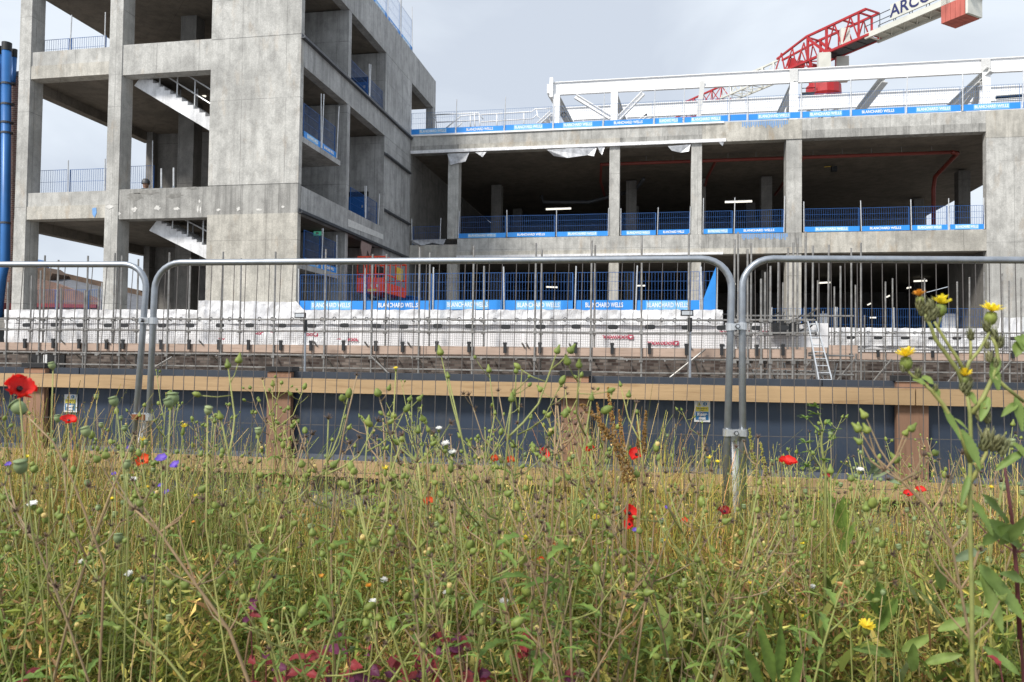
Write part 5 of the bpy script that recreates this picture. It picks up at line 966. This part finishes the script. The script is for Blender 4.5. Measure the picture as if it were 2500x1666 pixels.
def place(protos, base, sc_, label, group, lean=.1):
    i = random.randrange(len(protos)); o = protos[i]
    if (id(protos), i) in used: o = copy_tree(o)
    used.add((id(protos), i)); o.location = base; o.rotation_euler = (random.uniform(-lean, lean), random.uniform(-lean, lean), random.uniform(0, 6.3)); o.scale = (sc_, sc_, sc_); o['label'] = label; o['group'] = group; return o
def gpoint(px, D): lat = (px - 1250) / F * D; p = f0 * D + r0 * lat; return Vector((p[0], p[1], bedz(p[0], p[1])))
for k in range(200):
    px = random.uniform(-60, 2560) if k < 115 else random.uniform(350, 1500) if k < 165 else random.uniform(1850, 2420); D = math.sqrt(random.uniform(1.7 ** 2, 4.2 ** 2)) if k > 40 else random.uniform(1.6, 2.3)
    if px > 1750 and D < 2.2: px -= random.uniform(300, 900)
    py = random.triangular(920, 1230, 1060) if random.random() < .78 else random.uniform(1150, 1420)
    if 500 < px < 1450 and random.random() < .3: py -= random.uniform(20, 90)
    if px > 1500: py += 60
    zt = H - (py - 886 - .0127 * (px - 1250)) / F * D
    b = gpoint(px, D); place(WP, b, max(.5, zt - b.z), WL, 'seeding weeds in the meadow', .16 if D > 2.2 else .3)
for k in range(80):
    px = random.uniform(-60, 2560); D = math.sqrt(random.uniform(1.7 ** 2, 4.3 ** 2)); b = gpoint(px, D); zt = random.uniform(.72, 1.1) + (.14 if px < 700 else 0); place(PP, b, max(.5, (zt - b.z)), PL_, 'poppy seed stalks in the meadow', .14)

# stems down from a flower head at a pixel
def stem_to(o, head, base, r=.0018, mt='stem', bow=.04):
    a = Vector(base); b = Vector(head); m1 = a * .6 + b * .4 + Vector((random.uniform(-bow, bow), random.uniform(-bow, bow), 0)); m2 = a * .2 + b * .8 + Vector((random.uniform(-bow, bow) * .5, 0, .01)); MB().tube([a, a * .8 + b * .2 + Vector((bow * .3, 0, 0)), m1, m2, b], [r * 1.5, r * 1.4, r * 1.2, r, r * .9], 6).build('stem', G[mt], o, smooth=True)
def below(head, spread=.15):
    x = head[0] + random.uniform(-spread, spread); y = head[1] + random.uniform(-spread, spread); return Vector((x, y, bedz(x, y)))
def petal_bm(c, axis, az, L_, wd, cup, seed, n=7, ruffle=.12):
    q = Vector(axis).to_track_quat('Z', 'Y'); vs = []
    for i in range(n + 1):
        t = i / n
        for j in range(n + 1):
            s = (j / n - .5) * 2; ww = wd * (math.sin(math.pi * (.12 + .74 * t)) ** .8) * (.35 + .65 * min(1, t * 1.7)); ang = cup * t; rr = L_ * (math.sin(ang) / cup if cup > .05 else t); hh = L_ * ((1 - math.cos(ang)) / cup if cup > .05 else 0)
            p = Vector((rr * (1 - .18 * s * s * t), ww * s, hh + .16 * ww * s * s + ruffle * L_ * t * noise.noise((s * 2.4 + seed, t * 3, seed)))); ca, sa = math.cos(az), math.sin(az); vs.append(q @ Vector((p.x * ca - p.y * sa, p.x * sa + p.y * ca, p.z)) + Vector(c))
    return MB().add(vs, [(i * (n + 1) + j, i * (n + 1) + j + 1, (i + 1) * (n + 1) + j + 1, (i + 1) * (n + 1) + j) for i in range(n) for j in range(n)])
def poppy(px, py, D, size, label, mt='poppy', axis=(0, -.5, .8), cup=1.3, np_=4, ruf=.14):
    h_ = Vector(atD(px, py, D)); o = thing('poppy', label, 'poppy', below(h_), 'flowering poppies in the meadow'); ax = Vector(axis).normalized(); c = h_ - ax * size * .25; stem_to(o, c, o.location, .0016)
    for k in range(np_): petal_bm(c, ax, k * 2 * math.pi / np_ + random.uniform(-.25, .25) + .5, size * .56, size * .46, cup + random.uniform(-.2, .2) - (k % 2) * .2, random.uniform(0, 50), ruffle=ruf).build('petal', G[mt], o, smooth=True)
    MB().lathe([(.001, 0), (size * .09, size * .03), (size * .1, size * .12), (size * .03, size * .17)], c, 9, axis=ax).build('flower_centre', M['black'], o)
random.seed(5)
poppy(52, 942, 1.4, .053, 'large red poppy in full bloom at the left edge', axis=(.7, -.36, .62), cup=1.3, np_=5, ruf=.36)
poppy(168, 1022, 2.5, .05, 'red poppy below the left keep out sign', axis=(.3, -.3, .8))
poppy(346, 1122, 2.6, .05, 'orange red poppy beside the left brace strut', 'orange', axis=(.2, -.6, .5))
poppy(1207, 1118, 2.6, .036, 'faded orange poppy at centre, left of its twin', 'orange', cup=1.5); poppy(1246, 1121, 2.6, .036, 'faded orange poppy at centre, right of its twin', 'orange', cup=1.5)
poppy(1330, 1105, 2.7, .045, 'narrow red poppy left of the middle hoarding post', axis=(.6, -.5, .5)); poppy(1438, 1095, 2.8, .042, 'round red poppy in front of the middle hoarding post', axis=(-.3, -.2, .9), cup=1.6)
poppy(1552, 1106, 2.7, .056, 'bright red poppy right of the rusty dock spires', axis=(-.2, -.6, .6)); poppy(1924, 1123, 2.7, .062, 'broad red poppy on the dark hoarding right of the fence join', axis=(.1, -.3, .9), cup=1.25)
poppy(1046, 1223, 3.0, .046, 'orange red poppy deep in the stems below centre', 'orange'); poppy(1541, 1250, 2.7, .062, 'tall crumpled red poppy in the middle of the meadow', axis=(.5, -.5, .5)); poppy(1534, 1278, 2.7, .045, 'small red poppy just under the tall crumpled one', axis=(-.4, -.6, .4))
poppy(1769, 1245, 3.0, .05, 'dark red poppy at the foot of the right fence join', 'crimson'); poppy(1672, 1270, 3.1, .034, 'small salmon poppy left of the right fence join', 'orange'); poppy(2020, 1161, 2.8, .028, 'tiny dark red poppy in front of the lower right rail', 'crimson')
poppy(2218, 1203, 2.6, .034, 'red poppy on the lower right rail, left of two'); poppy(2248, 1194, 2.6, .034, 'red poppy on the lower right rail, right of two'); poppy(1357, 1335, 2.8, .042, 'vivid orange poppy right of the yellow hawkbit in mid meadow', 'orange'); poppy(1321, 1366, 2.8, .03, 'small orange poppy under the vivid orange one', 'orange')
poppy(1145, 1290, 3.0, .026, 'small dull red poppy in shade near centre', 'crimson'); poppy(222, 1630, 2.4, .045, 'crimson drooping flower head near the lower left corner', 'crimson', axis=(.1, -.5, -.6), cup=1.9); poppy(2128, 1258, 2.8, .018, 'tiny red bud at the right below the rail', 'crimson')
def daisy(px, py, D, size, label, mt, n=16, up=(0, -.35, .9), brush=.6, name='yellow_flower', cat='wildflower', group='yellow flowers in the meadow', inv=True, base=None, parent=None):
    h_ = Vector(atD(px, py, D)); o = parent or thing(name, label, cat, base or below(h_), group); ax = Vector(up).normalized(); q = ax.to_track_quat('Z', 'Y')
    if parent is None: stem_to(o, h_ - ax * size * .5, o.location, .0016)
    mb = MB()
    for ring_ in range(2):
        for k in range(n if ring_ == 0 else n // 2):
            a = k * 2 * math.pi / (n if ring_ == 0 else n // 2) + ring_ * .2 + random.uniform(-.1, .1); el = brush * (.6 if ring_ == 0 else 1.15) + random.uniform(-.15, .15); d = q @ Vector((math.cos(a) * math.cos(el), math.sin(a) * math.cos(el), math.sin(el))); s_ = q @ Vector((-math.sin(a), math.cos(a), 0)); L_ = size * .5 * random.uniform(.85, 1.1); w_ = size * .075
            p0 = h_; mb.add([p0 - s_ * w_ * .5, p0 + s_ * w_ * .5, p0 + d * L_ * .6 + s_ * w_, p0 + d * L_ * .6 - s_ * w_, p0 + d * L_ + s_ * w_ * .7, p0 + d * L_ - s_ * w_ * .7], [(0, 1, 2, 3), (3, 2, 4, 5)])
    mb.build('flower', G[mt], o)
    if inv: MB().lathe([(size * .04, -size * .62), (size * .2, -size * .5), (size * .26, -size * .28), (size * .2, -size * .03), (size * .05, 0)], h_, 10, axis=ax).build('seed_head', G['head'], o, smooth=True)
    return o
for x, y, D, s, lb in ((950, 1287, 2.5, .02, 'yellow hawkbit flower left of centre in mid meadow'), (1283, 1314, 2.4, .024, 'yellow hawkbit flower right of centre in mid meadow'), (900, 1431, 2.4, .022, 'golden flower beside a white seed clock'), (786, 1518, 2.4, .018, 'yellow bud flower low between red leaves'), (966, 900, 1.9, .013, 'tiny yellow flower high against the brick podium'), (2116, 1530, 1.75, .038, 'large yellow hawkweed flower low at the right'),
                       (273, 1218, 2.4, .014, 'small yellow flower near the left brace strut'), (166, 1253, 2.5, .014, 'yellow flower right of the white daisy'), (360, 1190, 2.3, .013, 'orange yellow flower on a tilted bud at left'), (472, 1275, 2.7, .014, 'golden flower in front of the feathery leaves'), (1624, 1321, 2.6, .016, 'yellow flower in the grass below the violet bells'), (1455, 1265, 2.6, .03, 'large yellow leaf like bloom left of the crumpled poppy'), (1752, 1128, 2.5, .016, 'yellow flower just left of the right fence join'), (1965, 1508, 2.3, .022, 'yellow bud flower at the lower right'), (1970, 1587, 2.2, .014, 'golden bud close to the bottom at right'), (2420, 1190, 2.0, .012, 'tiny yellow flower by the big dock leaves')):
    daisy(x, y, D, s, lb, 'yel' if 'gold' not in lb else 'org')
for x, y, D, s, lb in ((80, 1232, 2.2, .03, 'white daisy head at the left edge of the meadow'), (200, 1372, 2.3, .02, 'white closed daisy at lower left'), (316, 1405, 2.3, .03, 'white seed clock at lower left'), (938, 1420, 2.3, .028, 'white seed clock above the golden flower'), (911, 1473, 2.3, .03, 'white starry seed clock below the golden flower'), (1231, 1470, 2.3, .03, 'white drooping daisy at the lower centre'), (1089, 1450, 2.3, .022, 'pale tufted seed clock at the lower centre'), (1071, 1047, 2.4, .022, 'white mayweed flower against the dark hoarding'), (1088, 1085, 2.4, .03, 'white mayweed flower just under another one'), (1105, 1105, 2.4, .026, 'ragged white flower on the lower rail near centre'), (327, 1172, 2.4, .026, 'grey white flower head beside the violet flowers'), (2100, 1148, 2.0, .02, 'white wisp beside the right hoarding post'), (1985, 1435, 2.2, .022, 'brownish white seed clock at the lower right')):
    daisy(x, y, D, s, lb, 'whi', 20, brush=.5 if 'clock' not in lb else .9, name='white_flower', group='white flowers in the meadow')
for x, y, D, s, lb in ((394, 1121, 2.1, .03, 'open violet flower beside the left fence post'), (428, 1137, 2.1, .028, 'ragged violet flower right of the open one'), (315, 1094, 2.3, .016, 'small violet flower under the left brace strut'), (392, 1186, 2.3, .016, 'violet bud below the open violet flower'), (406, 1203, 2.3, .02, 'deep violet flower low by the left fence post'), (379, 1207, 2.3, .016, 'pale violet flower left of the deep one'), (20, 1135, 2.0, .017, 'dark violet flower at the left edge'), (278, 1158, 2.3, .015, 'blue violet flower in the stems at left'), (1628, 1240, 2.6, .017, 'blue bell flower in mid meadow, highest of three'), (1615, 1270, 2.6, .014, 'blue bell flower in mid meadow, middle of three'), (1550, 1295, 2.6, .018, 'blue bell flower in mid meadow, lowest of three')):
    o = thing('violet_flower', lb, 'wildflower', below(atD(x, y, D)), 'violet flowers in the meadow'); h_ = Vector(atD(x, y, D)); stem_to(o, h_, o.location)
    for k in range(5): petal_bm(h_, (random.uniform(-.3, .3), -.5, .7), k * 1.257, s * .6, s * .32, .9, k + x, 4).build('petal', G['vio'], o, smooth=True)
def spire(px0, py0, px1, py1, D, r, mt, label, n=190, bow=0):
    a = Vector(atD(px1, py1, D)); b = Vector(atD(px0, py0, D)); o = thing('dock_spire', label, 'dock plant', below(a, .05), 'dock seed spires'); md = (a + b) / 2 + Vector((bow, 0, 0)); P3_ = lambda t: a * (1 - t) ** 2 + md * 2 * t * (1 - t) + b * t * t
    MB().tube([o.location] + [P3_(t) for t in np.linspace(0, 1, 8)], [.003] + list(np.linspace(.0025, .001, 8)), 5).build('stem', G['stem_b'], o); mb = MB()
    for k in range(n):
        t = random.random(); p = P3_(t); rr = r * (1 - t * .75) * random.uniform(.4, 1); an = random.uniform(0, 6.3); c = p + Vector((math.cos(an) * rr, math.sin(an) * rr, random.uniform(-.004, .004))); s = random.uniform(.0016, .0034); mb.add([c + Vector(v) * s for v in ((1, 0, 0), (0, 1, 0), (-1, 0, 0), (0, -1, 0), (0, 0, 1.3), (0, 0, -1.3))], [(0, 1, 4), (1, 2, 4), (2, 3, 4), (3, 0, 4), (1, 0, 5), (2, 1, 5), (3, 2, 5), (0, 3, 5)])
    mb.build('seed_spike', G[mt], o)
spire(1420, 988, 1535, 1180, 1.9, .02, 'rustd', 'broad rusty dock spire leaning left over the middle hoarding post', 420, .05); spire(1484, 948, 1505, 1100, 2.3, .012, 'rustd', 'tallest thin dock spire reaching the upper rail'); spire(1458, 986, 1475, 1080, 2.4, .009, 'rustd', 'short dock spire between the leaning and tallest ones', 110); spire(1511, 1002, 1520, 1090, 2.4, .009, 'rustd', 'thin dock spire right of the tallest one', 110)
spire(1577, 1005, 1570, 1110, 2.4, .011, 'rustd', 'rightmost rusty dock spire of the centre group'); spire(1556, 1030, 1560, 1110, 2.4, .009, 'rustd', 'small dock spire left of the rightmost one', 110); spire(1829, 1045, 1850, 1190, 2.5, .014, 'dockg', 'yellow green dock spire right of the fence join, taller one'); spire(1856, 1080, 1880, 1215, 2.5, .013, 'dockg', 'yellow green dock spire right of the fence join, shorter one')
# leafy green sprig on the dark hoarding
ug = thing('leafy_sprig', 'upright sprig with tufts of fresh green leaves right of the fence join', 'wildflower', gpoint(2012, 2.2)); Z_ = lambda x, y, D=2.2: Vector(atD(1800 + x / 3.267, 700 + y / 3.267, D))
MB().tube([ug.location, Z_(705, 1500), Z_(670, 1250), Z_(680, 1110), Z_(640, 990)], [.005, .004, .0035, .002, .0012], 6).tube([Z_(690, 1330), Z_(760, 1260), Z_(775, 1150)], [.002, .0015, .001], 5).tube([Z_(670, 1180), Z_(560, 1050)], [.0018, .001], 5).tube([Z_(650, 1430), Z_(570, 1320), Z_(545, 1250)], [.0018, .0012, .001], 5).build('stem', G['stem'], ug, smooth=True)
for x, y, n_l in ((625, 960, 9), (625, 1020, 7), (550, 1050, 9), (775, 1150, 9), (545, 1245, 9), (650, 1150, 6), (720, 1090, 3), (570, 1320, 5), (690, 1390, 12), (560, 1440, 12), (770, 1220, 4)):
    for k in range(n_l): a = random.uniform(0, 6.3); leaf_bm(Z_(x, y), (math.cos(a), math.sin(a) * .7, random.uniform(-.1, .9)), random.uniform(.012, .03), random.uniform(.003, .006), .2, n=5).build('leaf', G['leaf'], ug)

# ------------------------------------------------------------------ tall oxtongue plant at the right
OX = thing('oxtongue_plant', 'tall bristly oxtongue with yellow flower heads and big leaves at the right edge', 'wildflower', gpoint(2372, 1.25)); OD = 1.25
def ox(x, y, d=0.0): return Vector(atD(1800 + x / 3.267, 700 + y / 3.267, OD + d))
def obr(pts, r0_, r1_): MB().tube([ox(*p) for p in pts], np.linspace(r0_, r1_, len(pts)), 8).build('stem', G['stem'], OX, smooth=True)
MB().tube([OX.location, ox(1870, 2500), ox(1858, 1900), ox(1856, 1560), ox(1862, 1200), ox(1855, 1000), ox(1835, 860)], [.0036, .0036, .0035, .0034, .0032, .003, .0028], 9).build('stem', G['stem'], OX, smooth=True)
obr(((1860, 1400), (1800, 1220), (1720, 1080), (1640, 940), (1550, 830), (1465, 750)), .0042, .0028); obr(((1465, 750), (1400, 715), (1368, 680), (1350, 600)), .0026, .002); obr(((1840, 870), (1760, 670), (1660, 530), (1580, 420), (1545, 320), (1490, 210)), .0036, .0026); obr(((1825, 700), (1750, 560), (1680, 460), (1600, 330), (1570, 280)), .003, .002); obr(((1600, 330), (1625, 240), (1632, 190)), .002, .0017); obr(((1822, 690), (1850, 600), (1930, 510), (2000, 390), (2022, 290)), .003, .0022); obr(((1858, 600), (1864, 500), (1862, 420)), .0022, .0018); obr(((1870, 1010), (1960, 890), (2030, 740), (2082, 600), (2066, 480), (2030, 400)), .004, .0024); obr(((2050, 720), (2150, 810), (2287, 920)), .0032, .0028); obr(((1860, 1560), (1930, 1440), (1985, 1330), (1995, 1130)), .0036, .0024); obr(((1835, 870), (1815, 760)), .003, .003)
def oxhead(x, y, s, mt, ax, br=.8): 
    p = ox(x, y); px, py = 1800 + x / 3.267, 700 + y / 3.267; daisy(px, py, OD, s, '', mt, 18, ax, br, inv=True, parent=OX)
oxhead(1455, 78, .026, 'org', (-.2, -.2, 1), 1.1); oxhead(1630, 140, .036, 'yel', (.1, -.2, 1), .95); oxhead(2030, 200, .038, 'yel', (.05, -.25, 1), .75); oxhead(1345, 560, .038, 'yel', (-.1, -.2, 1), .9); oxhead(1812, 715, .03, 'yel', (-.05, -.3, 1), 1.1); oxhead(1970, 985, .024, 'cream_p', (-.2, -.2, 1), 1.2)
BR = MB(); BR.lathe([(.002, -.012), (.006, -.007), (.0066, .001), (.0042, .012), (.0012, .018)], n=10)
for k in range(16): a = k * 2.4; BR.tube([(.0055 * math.cos(a), .0055 * math.sin(a), -.010 + .001 * k), (.0095 * math.cos(a), .0095 * math.sin(a), .002 + .0016 * k)], [.0016, .0003], 4)
G['oxbud'] = leafmat('oxtongue_bud', (0.19, 0.2, 0.09), .3, trans=.1); bo_ = BR.build('flower_bud', G['oxbud'], smooth=True); bm_ = bo_.data; bpy.data.objects.remove(bo_)
for x, y, s in ((1455, 150, 1.3), (1500, 190, 1.2), (1545, 150, 1.1), (1560, 230, 1.3), (1520, 250, 1.1), (1600, 210, 1.1), (1470, 200, 1.1), (1862, 395, 1.2), (1350, 650, 1), (1320, 660, .8), (1440, 700, 1), (1990, 330, 1.2), (2050, 390, 1.2), (2095, 450, 1.2), (1990, 470, .9), (1800, 790, 1.3), (1830, 820, 1.3), (1850, 760, 1.0), (1960, 1020, 1.4), (1990, 1050, 1.3), (1930, 1040, 1.1), (2000, 1230, 2.0), (2050, 1260, 1.8), (1970, 1260, 1.6), (2120, 1290, 1.7), (1580, 810, .7), (2010, 570, 1.1), (2060, 620, 1.0)):
    put(bm_, 'flower_bud', ox(x, y), (random.uniform(-.3, .3), random.uniform(-.4, .1), 1), s * .6, OX)
def olf(x, y, dx, dy, L_, w_, mt='leaf_d', dr=.15, d=0.0, up=(0, -.8, .6)): leaf_bm(ox(x, y, d), r0 * dx - z0 * dy + f0 * random.uniform(-.3, .1), L_, w_, dr, .14, 10, up, .06).build('leaf', G[mt], OX, smooth=True)
olf(1640, 970, .5, .95, .05, .0065); olf(1785, 1140, .4, 1, .062, .0095); olf(1730, 1050, .6, .5, .025, .003); olf(2000, 880, -.5, .9, .04, .008); olf(1470, 720, .6, .3, .02, .007); olf(1400, 740, .7, .2, .02, .006); olf(2020, 640, .3, .9, .035, .01); olf(2075, 560, -.3, 1, .03, .009); olf(2210, 880, .2, .9, .05, .009); olf(2240, 930, -.9, .5, .035, .007); olf(2200, 1250, .9, .9, .08, .012); olf(2287, 1320, -.9, .5, .05, .008); olf(1560, 800, .6, .8, .02, .006); olf(1840, 840, .3, .5, .02, .007); olf(2220, 400, .3, .5, .03, .011); olf(2250, 440, -.3, .6, .025, .01); olf(2270, 380, .2, .8, .03, .009)
olf(1850, 1500, -.5, 1, .05, .006); olf(1870, 1700, .6, .9, .06, .008)
# neighbouring broad leaved docks
def dock(px, D, leaves, label, stems=()):
    o = thing('dock_plant', label, 'dock plant', gpoint(px, D), 'broad leaved plants at the right')
    for (x0, y0, x1, y1, w_, mt) in leaves:
        a = Vector(atD(x0, y0, D)); b = Vector(atD(x1, y1, D - .04)); leaf_bm(a, b - a, (b - a).length, min(w_ * .55, (b - a).length * .15), .1, .22, 13, (random.uniform(-.3, .3), -.8, .5), .05).build('leaf', G[mt], o, smooth=True)
    for pts, r_, mt in stems:
        MB().tube([Vector(atD(x, y, D)) for x, y in pts], np.linspace(r_, r_ * .6, len(pts)), 8).build('stem', G[mt], o, smooth=True)
dock(2440, 1.4, [(2390, 1380, 2500, 1500, .03, 'leaf_d'), (2400, 1330, 2470, 1270, .028, 'leaf_d'), (2490, 1340, 2400, 1250, .03, 'leaf_d'), (2440, 1330, 2520, 1240, .028, 'leaf_d'), (2395, 1400, 2450, 1540, .022, 'leaf_d'), (2500, 1420, 2440, 1390, .02, 'leaf_d'), (2460, 1280, 2395, 1190, .02, 'leaf_d')], 'cluster of big dock leaves at the right edge', [(((2490, 1560), (2482, 1400), (2470, 1260), (2450, 1120)), .0042, 'stem_r')])
dock(2340, 1.9, [(2330, 1370, 2410, 1330, .04, 'leaf_g'), (2330, 1480, 2440, 1500, .04, 'leaf_d'), (2300, 1440, 2290, 1370, .03, 'leaf_d'), (2380, 1420, 2470, 1460, .03, 'leaf_d'), (2290, 1540, 2380, 1500, .03, 'leaf_d'), (2400, 1580, 2490, 1640, .03, 'leaf_d')], 'pale broad leaves below the oxtongue at the right')
dock(1880, 1.9, [(1890, 1666, 1850, 1500, .03, 'leaf'), (1900, 1660, 1905, 1500, .028, 'leaf'), (1860, 1690, 1815, 1560, .03, 'leaf'), (1930, 1700, 1960, 1580, .022, 'leaf')], 'fresh upright leaves at the bottom right of centre')
dock(2150, 2.1, [(2150, 1500, 2110, 1430, .04, 'leaf'), (2150, 1510, 2140, 1400, .04, 'leaf'), (2140, 1540, 2190, 1450, .035, 'leaf'), (2200, 1590, 2280, 1540, .035, 'leaf_d'), (2230, 1640, 2230, 1560, .03, 'leaf_d'), (2180, 1600, 2080, 1570, .03, 'leaf_d'), (2260, 1620, 2350, 1590, .03, 'leaf_d')], 'broad green leaf clump behind the large yellow hawkweed flower')
dock(2060, 3.3, [(2050, 1290, 2020, 1190, .05, 'leaf'), (2060, 1300, 2060, 1200, .05, 'leaf'), (2040, 1380, 2090, 1260, .04, 'leaf'), (2080, 1370, 2110, 1280, .03, 'leaf')], 'dark green leaf clump low before the right hoarding')
dock(2130, 2.2, [(2120, 1160, 2150, 1120, .022, 'leaf_g'), (2130, 1165, 2180, 1140, .02, 'leaf_g'), (2140, 1150, 2110, 1110, .02, 'leaf_g'), (2160, 1170, 2200, 1180, .018, 'leaf_g')], 'silver leaved thistle in front of the right hoarding post')
for pts, r_, mt, D, lb in ((((2395, 1720), (2368, 1560), (2345, 1440), (2325, 1340), (2275, 1250), (2200, 1175), (2160, 1150)), .0036, 'stem_b', 1.35, 'long arching reddish brown stalk at the lower right'), (((2500, 1690), (2490, 1500), (2480, 1350)), .0045, 'stem_r', 1.5, 'dark red stalk at the right edge'), (((620, 1700), (560, 1540), (480, 1430), (390, 1300), (330, 1245)), .005, 'stem_b', 1.5, 'thick brown stalk slanting left across the lower left'), (((480, 1700), (400, 1600), (300, 1500), (240, 1420)), .0045, 'stem', 1.6, 'green stalk slanting left below the thick brown one'),
                           (((930, 1700), (985, 1620), (1060, 1500), (1080, 1420)), .0042, 'stem', 1.6, 'bright green stalk rising right at the bottom centre'), (((1040, 1420), (1020, 1340), (1030, 1220), (1020, 1130)), .0045, 'stem', 1.6, 'tall pale green stalk at centre'), (((230, 1700), (150, 1480), (90, 1330), (40, 1250)), .0035, 'stem_b', 1.6, 'thin brown stalk slanting left at the left edge'), (((1420, 1700), (1500, 1560), (1530, 1460)), .004, 'stem_b', 1.7, 'brown stalk rising right at the bottom, right of centre'), (((700, 1700), (640, 1500), (650, 1350), (690, 1230)), .003, 'stem', 1.7, 'curved green stalk left of centre'),
                           (((255, 1380), (180, 1180), (130, 1080), (60, 1010)), .0035, 'stem_b', 1.6, 'hairy reddish poppy stalk at the left'), (((380, 1340), (400, 1200), (425, 1080), (423, 990)), .0022, 'stem_b', 1.9, 'hairy upright poppy stalk beside the left fence post'), (((1335, 1420), (1400, 1270), (1395, 1180)), .003, 'stem', 2.0, 'slender green stalk below the middle hoarding post')):
    q = gpoint(pts[0][0], D); o = thing('tall_stalk', lb, 'plant stalk', q, 'thick stalks crossing the meadow'); MB().tube([q] + [Vector(atD(x, y, D)) for x, y in pts], np.linspace(r_ * .85, r_ * .38, len(pts) + 1), 8).build('stem', G[mt], o, smooth=True); e = Vector(atD(*pts[-1], D)); put(HM['pod' if 'poppy' in lb else 'dry'], 'seed_head', e, (e - Vector(atD(*pts[-2], D))), 1.6 if 'poppy' in lb else 1.2, o)
    if 'poppy' not in lb:
        for k in [1] + list(range(2, len(pts))) * 2:
            for s_ in (-1, 1):
                p0 = Vector(atD(*pts[k], D)); d = Vector((s_ * random.uniform(.4, 1), random.uniform(-.5, .5), random.uniform(.3, 1.2))).normalized(); L_ = random.uniform(.04, .11); MB().tube([p0, p0 + d * L_ * .6, p0 + d * L_ + Vector((0, 0, .02))], [.0018, .0014, .001], 5).build('side_stem', G[mt], o); put(HM[random.choice(('urn', 'dry', 'round', 'dry'))], 'seed_head', p0 + d * L_ + Vector((0, 0, .02)), d, random.uniform(.8, 1.2), o)
# big poppy capsules near the camera at the left
for x, y, D, s, lb in ((282, 972, 1.5, 1.35, 'large blue green poppy capsule left of the fence join'), (417, 975, 1.45, 1.35, 'large blue green poppy capsule right of the left fence post'), (215, 1045, 1.45, 1.4, 'large round poppy capsule under the left keep out sign'), (53, 1128, 1.3, 1.7, 'largest pale poppy capsule at the left edge'), (130, 887, 1.6, 1.1, 'grey green poppy capsule highest at the left'), (507, 995, 1.5, 1.2, 'bright green poppy capsule against the dark hoarding at left'), (632, 1047, 1.6, 1.1, 'green capsule in front of the left brown post'), (2470, 1075, 1.5, 1.2, 'pale round capsule at the right edge')):
    h_ = Vector(atD(x, y, D)); o = thing('poppy_capsule', lb, 'poppy capsule', below(h_, .2), 'large poppy capsules near the viewer'); stem_to(o, h_, o.location, .0013, 'stem', .07); put(HM['pod'], 'seed_head', h_ - Vector((0, 0, .012 * s)), (random.uniform(-.3, .3), -.2, 1), s * .72, o)
# red leaved orache along the bottom
def orache(px, py, D, n_l, label, sz=.05):
    h_ = Vector(atD(px, py, D)); o = thing('red_leaf_plant', label, 'plant', below(h_, .05), 'red leaved plants low in the meadow'); MB().tube([o.location, (Vector(o.location) + h_) / 2 + Vector((.02, 0, 0)), h_], [.003, .0025, .0015], 6).build('stem', G['stem_r'], o)
    for k in range(n_l):
        t = random.uniform(.2, 1); p0 = Vector(o.location) * (1 - t) + h_ * t; a = random.uniform(0, 6.3); leaf_bm(p0, (math.cos(a), math.sin(a), random.uniform(-.2, .7)), sz * random.uniform(.6, 1.2), sz * random.uniform(.22, .36), .3, .2, 6, (random.uniform(-.5, .5), -.6, .7), .12).build('leaf', G['redleaf'] if random.random() < .62 else G['purp'], o, smooth=True)
for i, (x, y, D) in enumerate(((745, 1625, 2.3), (800, 1590, 2.4), (850, 1640, 2.25), (905, 1600, 2.4), (960, 1625, 2.3), (1010, 1600, 2.35), (700, 1650, 2.3), (1060, 1560, 2.5), (1125, 1575, 2.45), (1270, 1575, 2.5), (1170, 1640, 2.3), (650, 1600, 2.4), (830, 1450, 2.7), (1380, 1640, 2.3), (610, 1470, 2.4), (1000, 1655, 2.2), (880, 1660, 2.2), (2440, 1620, 1.9), (60, 1620, 2.2))):
    orache(x, y - (25 if i < 11 else 0), D * .86, 24 if i < 11 else 10, 'red and purple leaved plant at the bottom of the meadow, one of many', .05 if i < 11 else .042)

# small yellow and cream flowers dotted through the meadow
random.seed(77)
fp_ = []
for i in range(4):
    o = thing('small_flower', 'x', 'wildflower'); hgt = random.uniform(.3, .5); b = random.uniform(-.06, .06); top = Vector((b, b * .5, hgt)); MB().tube([(0, 0, 0), (b * .3, 0, hgt * .5), top], [.0015, .0012, .0009], 4).build('stem', G['stem'], o)
    mb = MB()
    for k in range(11): a = k * .571; d = Vector((math.cos(a), math.sin(a), random.uniform(.3, .9))); s_ = Vector((-math.sin(a), math.cos(a), 0)) * .0018; mb.add([top - s_, top + s_, top + d * .009 + s_, top + d * .009 - s_], [(0, 1, 2, 3)])
    mb.build('flower', G[('yel', 'yel', 'org', 'cream_p')[i]], o); put(HM['bud'], 'seed_head', top - Vector((0, 0, .012)), (0, 0, 1), .7, o); fp_.append(o)
for k in range(75):
    px = random.uniform(-20, 2520); D = random.uniform(2.3, 4.2); py = random.uniform(1180, 1640); z = H - (py - 886 - .0127 * (px - 1250)) / F * D; b = gpoint(px, D)
    if z - b.z < .12: D = 3.0; b = gpoint(px, D); z = b.z + random.uniform(.15, .4)
    i = random.randrange(4); o = fp_[i] if k < 4 and (i := k) >= 0 else copy_tree(fp_[i]); o.location = b; s_ = (z - b.z) / .4; o.scale = (1.1, 1.1, s_); o.rotation_euler = (random.uniform(-.1, .1), random.uniform(-.1, .1), random.uniform(0, 6)); o['label'] = 'tiny yellow or orange flower on a thin stem, one of many dotted through the meadow'; o['group'] = 'tiny flowers dotted through the meadow'
